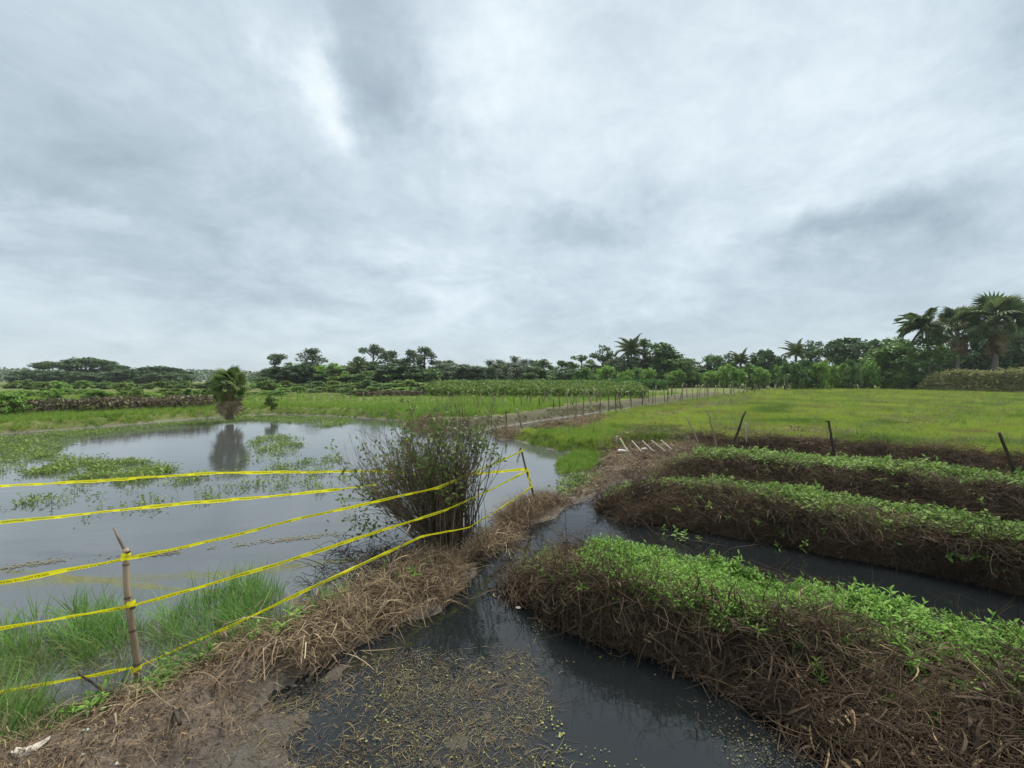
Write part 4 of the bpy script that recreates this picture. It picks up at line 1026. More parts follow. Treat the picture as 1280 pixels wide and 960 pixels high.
# fallen branches
bq = P(473, 742, 0.05); simple_stick('fallen_branch', bq, PD(513, 656, 3.9), 0.011, M['stake'], 'pale bare branch leaning against the bush over the straw bank', 'branch', sink=0.1)
bq = P(690, 690, 0.0); simple_stick('thin_reed', P(577, 640, 0.25), P(610, 690, 0.12), 0.008, M['straw'], 'pale reed fallen across the bush stalks', 'reed', sink=0.0)
simple_stick('fallen_branch', P(225, 905, 0.15), P(212, 872, 0.14), 0.010, M['darkwood'], 'short dark branch lying on the mud below the bamboo post', 'branch', sink=0.0)
simple_stick('fallen_branch', P(150, 875, 0.06), P(98, 842, 0.16), 0.008, M['darkwood'], 'thin dark branch sticking out of the water under the lowest tape', 'branch', sink=0.05)
simple_stick('fallen_branch', P(818, 667, 0.06), P(905, 682, 0.06), 0.009, M['darkwood'], 'dark thin branch lying along the foot of the second bed', 'branch', sink=0.0)
simple_stick('thin_reed', P(663, 700, 0.0), PD(663, 620, P(663, 700)[1]), 0.004, M['twig'], 'thin dark reed standing in the ditch at the tip of the nearest bed', 'reed', sink=0.1)
simple_stick('thin_reed', P(708, 700, 0.1), PD(707, 632, P(708, 700, 0.1)[1]), 0.004, M['twig'], 'thin dark reed at the corner of the nearest bed', 'reed', sink=0.1)

# stakes along the ditch
STK = [(571, 519, 559, 503), (572, 514, 568, 502), (595, 513, 592, 495), (622, 537, 608, 514), (619, 514, 618, 495), (633, 532, 632, 512), (643, 513, 642, 496), (653, 536, 646, 511), (653, 512, 651, 494),
       (629, 513, 627, 494), (675, 513, 674, 497), (682, 509, 674, 488), (692, 514, 692, 499), (700, 512, 698, 492), (710, 515, 709, 489), (720, 521, 720, 496), (729, 516, 730, 486), (740, 509, 732, 487), (750, 513, 750, 486),
       (761, 511, 761, 491), (770, 513, 769, 485), (776, 508, 772, 488), (789, 508, 788, 489), (803, 508, 803, 487), (819, 506, 820, 482), (834, 504, 835, 484), (844, 498, 844, 482), (853, 498, 853, 480), (866, 497, 865, 479),
       (884, 492, 884, 480), (897, 492, 897, 481), (913, 496, 913, 481), (918, 497, 917, 485), (924, 491, 923, 479), (943, 495, 944, 481), (954, 497, 957, 488), (982, 489, 987, 475), (604, 512, 603, 497), (664, 511, 663, 495),
       (585, 512, 584, 499), (811, 502, 810, 484), (875, 495, 874, 481), (905, 493, 904, 480), (933, 493, 932, 480), (962, 491, 962, 478), (971, 490, 970, 478)]
for k in range(26):
    u = 640 + 330 * rng.random() ** 0.9; v = 511 - (u - 640) * 0.058 + rng.normal(0, 1.5)
    STK.append((u, v, u + rng.normal(0, 3), v - rng.uniform(11, 20)))
for k in range(34):
    u = 560 + 430 * rng.random() ** 0.85; v = 507 - (u - 560) * 0.036 + rng.normal(0, 1.2)
    STK.append((u, v, u + rng.normal(0, 3), v - rng.uniform(12, 21)))
STK = sorted(STK)
SG = 'thin stakes standing along the dirt strip and ditch'
proto_stake = None

for i, (bu, bv, tu, tv) in enumerate(STK):
    b = P(bu, bv, 0.22); tp = PD(tu, tv, b[1] + random.uniform(-0.3, 0.3))
    dark = random.random() < 0.3
    lean = 'leaning left' if tu - bu < -4 else 'leaning right' if tu - bu > 4 else 'upright'
    mt = M['bamboo_dark'] if dark else M['stake']
    simple_stick('stake', b, tp, random.uniform(0.032, 0.05), mt, f"{'dark' if dark else 'pale'} {lean} stake, {ordinal(i + 1)} from the left along the dirt strip", 'stake', SG)
SG2 = 'stakes of the shrub fence on the far bank'
for i, u in enumerate([352, 363, 372, 386, 402, 413, 421, 430, 438, 455, 470]):
    b = P(u, 502 + random.uniform(-1, 1), 0.35); simple_stick('stake', b, PD(u + random.uniform(-1, 1), 490 + random.uniform(-2, 2), b[1]), 0.028, M['stake'], f'pale stake, {ordinal(i + 1)} from the left before the far bank shrubs', 'stake', SG2)

# ------------------------------------------------------------------ caution tape
TAPE_W = 0.037
def text_mesh():
    cu = bpy.data.curves.new('caution', 'FONT'); cu.body = 'CAUTION  DO NOT CROSS'; cu.size = 1.0; cu.offset = 0.0; cu.resolution_u = 2
    o = bpy.data.objects.new('caution', cu); COL.objects.link(o)
    bpy.context.view_layer.update()
    me = o.evaluated_get(bpy.context.evaluated_depsgraph_get()).to_mesh()
    V = np.array([v.co[:] for v in me.vertices]); F = [list(p.vertices) for p in me.polygons]
    o.evaluated_get(bpy.context.evaluated_depsgraph_get()).to_mesh_clear()
    COL.objects.unlink(o); bpy.data.objects.remove(o); bpy.data.curves.remove(cu)
    V[:, 0] -= V[:, 0].min(); V[:, 1] -= (V[:, 1].min() + V[:, 1].max()) / 2
    tris = []
    for f in F:
        for k in range(1, len(f) - 1): tris.append([f[0], f[k], f[k + 1]])
    return V, np.array(tris), V[:, 0].max()
TV, TF, TLEN = text_mesh()
def tape(label, knots, sag, seed, wraps=(), amp=0.7, base_tilt=0.35, width=TAPE_W):
    """knots: 3-D points the tape is pulled between"""
    pts = [np.array(knots[0])]
    for a, b, s_ in zip(knots[:-1], knots[1:], sag):
        a, b = np.array(a), np.array(b); n = max(8, int(np.linalg.norm(b - a) / 0.03))
        for t in np.linspace(0, 1, n + 1)[1:]: pts.append(a + (b - a) * t + np.array([0, 0, -s_ * 4 * t * (1 - t)]))
    pts = np.array(pts)
    s = np.concatenate([[0], np.cumsum(np.linalg.norm(np.diff(pts, axis=0), axis=1))])
    n = int(s[-1] / 0.02); ss = np.linspace(0, s[-1], n)
    pts = np.stack([np.interp(ss, s, pts[:, k]) for k in range(3)], 1)
    tg = np.gradient(pts, axis=0); tg /= np.linalg.norm(tg, axis=1, keepdims=True)
    hor = np.cross(tg, (0, 0, 1)); hor /= np.linalg.norm(hor, axis=1, keepdims=True); up = np.cross(hor, tg)
    ang = base_tilt + amp * 1.5 * fbm(ss, np.zeros(n) + seed, 1.3, seed) + 0.45 * fbm(ss, np.zeros(n) + seed, 6.0, seed + 3)
    side = np.cos(ang)[:, None] * up + np.sin(ang)[:, None] * hor           # across the tape
    nor = np.cross(tg, side)
    wid = width * (0.80 + 0.32 * fbm(ss, np.zeros(n), 3.0, seed + 9)); pts = pts + up * (0.007 * fbm(ss, np.zeros(n), 3.5, seed + 19))[:, None]
    mb = MB()
    c3 = np.linspace(-0.5, 0.5, 4)
    V = np.stack([pts + side * (wid * c)[:, None] + nor * (0.006 * math.cos(c * math.pi) )  for c in c3], 1).reshape(-1, 3)
    i, j = np.meshgrid(np.arange(n - 1), np.arange(3), indexing='ij'); i = i.ravel(); j = j.ravel()
    mb.add(V, np.stack([i * 4 + j, (i + 1) * 4 + j, (i + 1) * 4 + j + 1, i * 4 + j + 1], 1))
    for (pc, ax, r) in wraps:                                                # wound round the post
        ax = np.array(ax, float); ax /= np.linalg.norm(ax)
        a = np.cross(ax, (0.2, 1, 0)); a /= np.linalg.norm(a); b = np.cross(ax, a)
        th = np.linspace(0, 2 * math.pi * 2.2, 40)
        q = np.array(pc) + (np.cos(th)[:, None] * a + np.sin(th)[:, None] * b) * (r + 0.003 + 0.0006 * th[:, None]) + ax * (0.014 * np.sin(th * 0.8))[:, None]
        mb.strip(q, ax, width * 0.55)
    o = mb.build('barrier_tape', M['tape'], None, True); tag(o, label, 'barrier tape', 'yellow caution tapes strung round the pond edge')
    # printed words, repeated along both faces
    size = 0.0215; gap = 0.09; L = TLEN * size; x0 = 0.05
    while x0 + L < ss[-1]:
        lt = MB()
        for face in (1, -1):
            sx = x0 + (TV[:, 0] * size if face > 0 else L - TV[:, 0] * size); sy = TV[:, 1] * size
            p = np.stack([np.interp(sx, ss, pts[:, c]) for c in range(3)], 1)
            sd = np.stack([np.interp(sx, ss, side[:, c]) for c in range(3)], 1); nr = np.stack([np.interp(sx, ss, nor[:, c]) for c in range(3)], 1)
            cc = np.clip(sy / width, -0.5, 0.5)
            off = 0.006 * np.cos(cc * math.pi)
            lt.add(p + sd * sy[:, None] + nr * (off + face * 0.0012)[:, None], None, TF)
        x0 += L + gap
        lt.build('lettering', M['ink'], o)
ax1 = t1 - b1; ax2 = t2 - b2
A1, B1, C1 = PD(157, 699, POST_D - 0.03), PD(164, 757, POST_D - 0.03), PD(171, 834, POST_D - 0.03)
d2 = b2[1] - 0.02
A2, B2, C2 = PD(653, 564, d2), PD(660, 588, d2), PD(664, 609, d2)
def on_post(p, b, t):
    b, t = np.array(b), np.array(t); f = (p[2] - b[2]) / (t[2] - b[2]); return b + (t - b) * f
e1k = [PD(-255, v, 2.15) for v in (770, 825, 908)]
e2k = [PD(-258, v, 4.78) for v in (620, 676)]
tape('highest yellow caution tape of the front fence, from bamboo post past the bush top', [e1k[0], A1, PD(380, 647, 3.55), PD(550, 609, 4.45), A2], [0.01, 0.01, 0.0, 0.0], 5, [(on_post(A1, b1, t1), ax1, 0.018), (on_post(A2, b2, t2), ax2, 0.017)])
tape('middle yellow caution tape of the front fence, crossing the middle of the bush', [e1k[1], B1, PD(380, 694, 3.3), PD(550, 640, 4.25), B2], [0.01, 0.01, 0.0, 0.02], 15, [(on_post(B1, b1, t1), ax1, 0.019), (on_post(B2, b2, t2), ax2, 0.018)])
tape('lowest yellow caution tape of the front fence, bent round the foot of the bush', [e1k[2], C1, PD(380, 739, 3.2), PD(525, 671, 3.95), PD(587, 659, 4.25), C2], [0.01, 0.01, 0.0, 0.0, 0.012], 25, [(on_post(C1, b1, t1), ax1, 0.020), (on_post(C2, b2, t2), ax2, 0.018)])
D2 = PD(659, 586, d2 + 0.03)
tape('upper yellow caution tape stretched far out over the open pond', [e2k[0], PD(270, 591, 5.5), PD(470, 589, 5.9), PD(575, 594, 6.1), D2], [0.02, 0.0, 0.0, 0.0], 35, amp=0.5, width=0.05)
tape('lower yellow caution tape far out over the pond, ending in the bush', [e2k[1], PD(220, 630, 4.75), PD(470, 606, 4.75)], [0.02, 0.015], 45, amp=0.5, width=0.05)
# tail of tape running down the thin post
tl = MB(); q = np.array([B2 + (C2 - B2) * t + np.array([0.012 * math.sin(t * 9), -0.012, 0]) for t in np.linspace(-0.1, 1.05, 30)])
tl.strip(q, (0.8, 0.6, 0), 0.03); o = tl.build('tape_tail', M['tape']); tag(o, 'loose end of yellow tape wound down the thin dark post', 'barrier tape')

# ------------------------------------------------------------------ trees
def crown_clumps(mb, centres, rad, per, leaf, flat=0.7, aspect=0.45):
    for c, r in zip(centres, np.broadcast_to(rad, (len(centres),))):
        n = per
        d = rng.normal(size=(n, 3)); d /= np.linalg.norm(d, axis=1, keepdims=True)
        rr = r * rng.random(n) ** 0.45
        C = c + d * rr[:, None] * np.array([1, 1, flat])
        mb.leaves(C, leaf * rng.uniform(0.6, 1.3, n), leaf * aspect * rng.uniform(0.7, 1.3, n))
def limb(mb, a, b, r0, r1, bend=0.15, n=6):
    a, b = np.array(a, float), np.array(b, float); t = np.linspace(0, 1, n)[:, None]; L = np.linalg.norm(b - a)
    mb.tube(a + (b - a) * t + np.sin(t * math.pi) * rng.normal(0, bend * L * 0.4, 3) + np.array([0, 0, 0.10 * L]) * np.sin(t * math.pi), np.linspace(r0, r1, n), 6, cap=False)
def ellipsoid_pts(n, c, rx, ry, rz, inner=0.55):
    d = rng.normal(size=(n, 3)); d /= np.linalg.norm(d, axis=1, keepdims=True)
    return np.asarray(c) + d * (inner + (1 - inner) * rng.random((n, 1)) ** 0.6) * np.array([rx, ry, rz])
def shape(kind):
    """returns trunk MB and crown MB of a tree 10 units tall and about 10 wide"""
    tr, cr = MB(), MB()
    if kind == 'round':
        tr.tube([[0, 0, -0.3], [0.1, 0, 1.2], [0, 0.1, 3.2]], [0.45, 0.32, 0.24], 8, cap=False)
        c = np.vstack([ellipsoid_pts(46, (0, 0, 5.4), 4.4, 4.4, 4.0), ellipsoid_pts(22, (rng.uniform(-1.5, 1.5), 0, 6.8), 2.6, 2.6, 2.4), ellipsoid_pts(18, (0, 0, 2.4), 4.3, 4.3, 1.6)])
        for q in c[::6]: limb(tr, (0, 0.05, random.uniform(1.5, 3.2)), q, 0.16, 0.04)
        crown_clumps(cr, c, rng.uniform(0.7, 1.25, len(c)), 62, 0.32, 0.8, 0.55)
    elif kind == 'umbrella':
        tr.tube([[0, 0, -0.3], [0.1, 0, 2], [0, 0, 4.2]], [0.35, 0.25, 0.2], 8, cap=False)
        n = 60; a = rng.random(n) * 6.283; r = 5.0 * rng.random(n) ** 0.5
        c = np.column_stack([r * np.cos(a), r * np.sin(a), 9.2 - 0.10 * r ** 2 + rng.normal(0, 0.25, n)])
        c2 = ellipsoid_pts(22, (0, 0, 6.2), 3.6, 3.6, 2.0); c = np.vstack([c, c2])
        for q in c[::4]: limb(tr, (0, 0, random.uniform(3, 4.2)), q, 0.13, 0.03)
        crown_clumps(cr, c, rng.uniform(0.6, 1.05, len(c)), 95, 0.30, 1.2)
    elif kind == 'airy':
        tr.tube([[0, 0, -0.3], [0.2, 0.1, 3], [-0.1, 0, 6], [0.1, 0, 8.6]], [0.28, 0.22, 0.15, 0.06], 7, cap=False)
        c = []
        for i in range(17):
            z = random.uniform(3.6, 9.3); a = random.uniform(0, 6.283); r = random.uniform(0.4, 3.6) * (1.1 - abs(z - 6) / 6)
            c.append((r * math.cos(a), r * math.sin(a), z))
        c.append((0.1, 0, 9.2)); c = np.array(c)
        for q in c: limb(tr, (0, 0, max(1.8, q[2] - random.uniform(1.0, 2.4))), q, 0.10, 0.03)
        crown_clumps(cr, c, rng.uniform(0.75, 1.25, len(c)), 75, 0.30, 0.75)
    elif kind == 'tall':
        tr.tube([[0, 0, -0.3], [0.1, 0.1, 4], [0, 0, 8.5]], [0.34, 0.24, 0.08], 7, cap=False)
        c = []
        for i in range(34):
            z = random.uniform(2.0, 9.4); w_ = 2.9 * math.sin(min(1, (10.2 - z) / 5.5) * math.pi / 2) * (0.55 + 0.45 * min(1, z / 4)); a = random.uniform(0, 6.283); r = w_ * random.uniform(0.3, 1)
            c.append((r * math.cos(a), r * math.sin(a), z))
        c.append((0, 0, 9.3)); c = np.array(c)
        for q in c[::3]: limb(tr, (0, 0, max(1.5, q[2] - 1.5)), q, 0.09, 0.03)
        crown_clumps(cr, c, rng.uniform(0.7, 1.15, len(c)), 50, 0.30, 0.8)
    elif kind == 'feathery':
        tr.tube([[0, 0, -0.3], [0.1, 0, 5], [0, 0, 9.6]], [0.2, 0.13, 0.03], 6, cap=False)
        for i in range(40):
            z = random.uniform(1.5, 9.3); a = random.uniform(0, 6.283); L = random.uniform(0.8, 2.4) * (1.15 - z / 11)
            q = np.array([L * math.cos(a), L * math.sin(a), z + random.uniform(0.2, 1.0)])
            limb(tr, (0, 0, z), q, 0.05, 0.015, 0.1, 4)
            n = 34; t = rng.random((n, 1)) ** 0.7
            C = np.array([0, 0, z]) * (1 - t) + q * t + rng.normal(0, 0.26, (n, 3)); A = rng.normal(0, 0.5, (n, 3)) + np.array([math.cos(a), math.sin(a), 0.3]); A /= np.linalg.norm(A, axis=1, keepdims=True)
            cr.leaves(C, rng.uniform(0.2, 0.42, n), 0.06, A)
    elif kind == 'shrub':
        for i in range(5):
            a = random.uniform(0, 6.283); limb(tr, (0, 0, -0.3), (2.4 * math.cos(a), 2.4 * math.sin(a), 5), 0.25, 0.1)
        c = np.vstack([ellipsoid_pts(30, (0, 0, 4.2), 4.2, 4.2, 4.2, 0.4), ellipsoid_pts(12, (rng.uniform(-2, 2), rng.uniform(-1, 1), 7.2), 2.2, 2.2, 2.2, 0.4)])
        c[:, 2] = np.abs(c[:, 2]) + 0.3
        crown_clumps(cr, c, rng.uniform(0.9, 1.7, len(c)), 34, 0.62, 0.8)
    elif kind == 'banana':
        tr.tube([[0, 0, -0.3], [0, 0.1, 2], [0.1, 0, 4.2]], [0.5, 0.42, 0.3], 7, cap=False)
        for i in range(11):
            a = i * 2.4 + random.uniform(-0.3, 0.3); e = random.uniform(0.15, 0.75); L = random.uniform(4.6, 6.4); t = np.linspace(0, 1, 8)
            ang = e + 1.35 * t ** 1.6
            h = np.concatenate([[0], np.cumsum(np.sin(ang[:-1])) * L / 7]); zz_ = np.concatenate([[0], np.cumsum(np.cos(ang[:-1])) * L / 7])
            p = np.stack([h * math.cos(a), h * math.sin(a), 4.0 + zz_], 1); sd = np.array([-math.sin(a), math.cos(a), 0.0])
            wdt = 1.35 * np.sin(np.clip(t, 0.02, 0.98) * math.pi) ** 0.6
            for sg in (1, -1): cr.strip(p + sd * sg * wdt[:, None] / 4 + np.array([0, 0, -0.12]) * wdt[:, None], sd * sg + np.array([0, 0, -0.4]), wdt / 2)
    return tr, cr
PROTO = {}
def tree(kind, mat, u, d, topv, wpx, label, cat='tree', group=None, base_z=0.33, name=None, base_d=None):
    if cat == 'tree' and d > 95: d *= 0.74 if u < 600 else 0.82
    key = (kind, mat, random.randint(0, 2))
    if key not in PROTO:
        tr, cr = shape(kind)
        PROTO[key] = (tr.mesh('trunk', M['bark'], True), cr.mesh('crown', M[mat]))
    tm_, cm_ = PROTO[key]
    h = CAM_H + (HOR - topv) * d / FPX - base_z; wd = wpx * d / FPX / math.hypot(1, (u - 640) / FPX)
    root = empty(name or {'shrub': 'shrub', 'banana': 'banana_plant'}.get(kind, 'tree'), ((u - 640) / FPX * d, d, base_z))
    root.rotation_euler = (0, 0, random.uniform(0, 6.28))
    nat = {'round': 9.6, 'umbrella': 11.2, 'airy': 8.0, 'tall': 6.8, 'feathery': 4.6, 'shrub': 10.0, 'banana': 9.0}[kind]
    top = {'round': 10.4, 'umbrella': 9.8, 'airy': 10.2, 'tall': 10.3, 'feathery': 10.0, 'shrub': 10.0, 'banana': 8.4}[kind]
    if cat == 'tree': wd *= (1.3 if u > 1020 else 1.35 if u < 250 and kind == 'round' else 1.0) * {'airy': 1.55, 'tall': 1.6, 'round': 1.25, 'feathery': 1.3}.get(kind, 1.0)
    root.scale = (wd / nat, wd / nat, h / top)
    o = obj('trunk' if kind != 'banana' else 'stem', tm_, root); o = obj('crown' if kind != 'banana' else 'leaf_fan', cm_, root)
    tag(root, label, cat, group); return root

def frond_mesh(L, leaflet, droop, mat, wind=0.0, n=30):
    """one pinnate palm frond along +X"""
    mb = MB(); t = np.linspace(0, 1, 12)
    ang = 0.0 - droop * t ** 1.5
    x = np.concatenate([[0], np.cumsum(np.cos(ang[:-1])) * L / 11]); z = np.concatenate([[0], np.cumsum(np.sin(ang[:-1])) * L / 11])
    y = wind * x ** 2 / L
    p = np.stack([x, y, z], 1); mb.tube(p, np.linspace(0.07, 0.015, 12), 4, cap=False)
    for i in range(n):
        f = 0.12 + 0.87 * i / n; c = np.array([np.interp(f, t, p[:, k]) for k in range(3)])
        l = leaflet * math.sin(min(1, (f + 0.05) * 1.2) * math.pi * 0.62 + 0.55) * random.uniform(0.8, 1.1)
        l = max(l, leaflet * 0.25)
        for sg in (1, -1):
            q = c + np.array([0.45 * l, sg * 0.62 * l, -0.45 * l]); mid = (c + q) / 2 + np.array([0, 0, 0.10 * l])
            mb.strip([c, mid, q], (0.75, -sg * 0.3, 0.5), [0.07 * leaflet, 0.085 * leaflet, 0.012])
    return mb.mesh('frond', mat)
def fan_mesh(mat, R_, pet, seg=18, droop=0.25):
    """one fan leaf: petiole then a pleated half-disc with split tips"""
    mb = MB()
    t = np.linspace(0, 1, 6); p = np.stack([pet * t, 0 * t, -0.10 * pet * t ** 2], 1); mb.tube(p, np.linspace(0.05, 0.03, 6) * R_, 4, cap=False)
    c = p[-1]
    for i in range(seg):
        a = (i / (seg - 1) - 0.5) * R(235); a2 = a + R(235) / (seg - 1) * 0.5; a1 = a - R(235) / (seg - 1) * 0.5
        def pt(an, r, up=0.0): return c + np.array([r * math.cos(an), r * math.sin(an), up - droop * r * r / R_])
        rr = R_ * random.uniform(0.85, 1.1)
        mb.add([c, pt(a1, R_ * 0.62, 0.02), pt(a, R_ * 0.66, 0.07 * R_), pt(a2, R_ * 0.62, 0.02), pt(a, rr, -0.08 * R_)], None, [[0, 1, 2], [0, 2, 3], [1, 4, 2], [2, 4, 3]])
    return mb.mesh('fan_leaf', mat)
def palm(kind, u, d, topv, label, scale_px, base_z=0.33, lean=0.0, wind=None, trunk_r=0.16, dead=0, live=22, joined=False, trunk_frac=0.62, mat='palm_leaf', group=None, variant=0):
    top_z = CAM_H + (HOR - topv) * d / FPX; hgt = top_z - base_z; S = scale_px * d / FPX / 2 / math.hypot(1, (u - 640) / FPX) * 1.12
    root = empty('palm_tree', ((u - 640) / FPX * d, d, base_z)); tag(root, label, 'palm tree', group)
    th = hgt * trunk_frac; hd = np.array([lean * th, 0, th])
    t = np.linspace(0, 1, 12)[:, None]; mb = MB()
    mb.tube(np.array([0, 0, -0.2]) * (1 - t) + hd * t + np.array([-lean * th * 0.35, 0, 0]) * np.sin(t * math.pi), np.linspace(trunk_r * 1.25, trunk_r * 0.85, 12), 9)
    mb.build('trunk', M['palm_bark'], root, True)
    key = ('frond', kind, mat, variant)
    if key not in PROTO:
        PROTO[key] = [frond_mesh(1.0, 0.30, dr, M[mat]) for dr in (1.0, 1.5, 2.0)] if kind == 'coconut' else [fan_mesh(M[mat], 0.46, 0.60, 18, dp) for dp in (0.15, 0.35, 0.6)]
    fm = PROTO[key]
    if dead and ('dead', kind) not in PROTO: PROTO[('dead', kind)] = [fan_mesh(M['palm_dead'], 0.42, 0.45, 12, 0.9) if kind == 'fan' else frond_mesh(1.0, 0.22, 1.0, M['palm_dead'])]
    mats = []
    for i in range(live):
        a = i * 2.39996 + random.uniform(-0.2, 0.2); f = i / live
        e = R(84 - (128 if live == 44 else 112 if kind == 'fan' else 100) * f) + random.uniform(-0.12, 0.12)
        if wind is not None:       # blown over: fronds swing towards the wind's heading
            v = np.array([math.cos(a) * math.cos(e), math.sin(a) * math.cos(e), math.sin(e)]); v = v + np.array([wind * 0.95, 0, -0.05]); v /= np.linalg.norm(v)
            a, e = math.atan2(v[1], v[0]), math.asin(v[2])
        mats.append(Matrix.Translation(hd) @ Matrix.Rotation(a, 4, 'Z') @ Matrix.Rotation(-e, 4, 'Y') @ Matrix.Rotation(random.uniform(-0.4, 0.4) * (3.2 if kind == 'fan' else 1), 4, 'X') @ Matrix.Scale(S * random.uniform(0.85, 1.12), 4))
    if joined:
        V, Fq = MB(), None
        for i, mx in enumerate(mats):
            me = fm[i % 3]; co = np.empty(len(me.vertices) * 3, np.float32); me.vertices.foreach_get('co', co); co = co.reshape(-1, 3)
            mxn = np.array(mx); co = co @ mxn[:3, :3].T + mxn[:3, 3]
            Q = [list(p.vertices) for p in me.polygons]
            V.add(co, [q for q in Q if len(q) == 4], [q for q in Q if len(q) == 3])
        V.build('crown', M[mat], root)
    else:
        for i, mx in enumerate(mats):
            o = obj('frond', fm[i % 3], root); o.matrix_local = mx
    for i in range(dead):
        a = i * 2.39996 + 0.7; e = (R(-36) + random.uniform(-0.45, 0.4)) if dead > 24 else (R(-66) + random.uniform(-0.4, 0.3)); hh = hd * (random.uniform(0.42, 0.92) if dead > 24 else random.uniform(0.72, 1.0))
        o = obj('dead_frond', PROTO[('dead', kind)][0], root); o['label'] = 'dead brown frond hanging down the trunk'
        o.matrix_local = Matrix.Translation(hh) @ Matrix.Rotation(a, 4, 'Z') @ Matrix.Rotation(-e, 4, 'Y') @ Matrix.Rotation(random.uniform(-0.9, 0.9), 4, 'X') @ Matrix.Scale(S * random.uniform(0.65, 1.0) * (1.18 if dead > 24 else 0.75), 4)
    return root

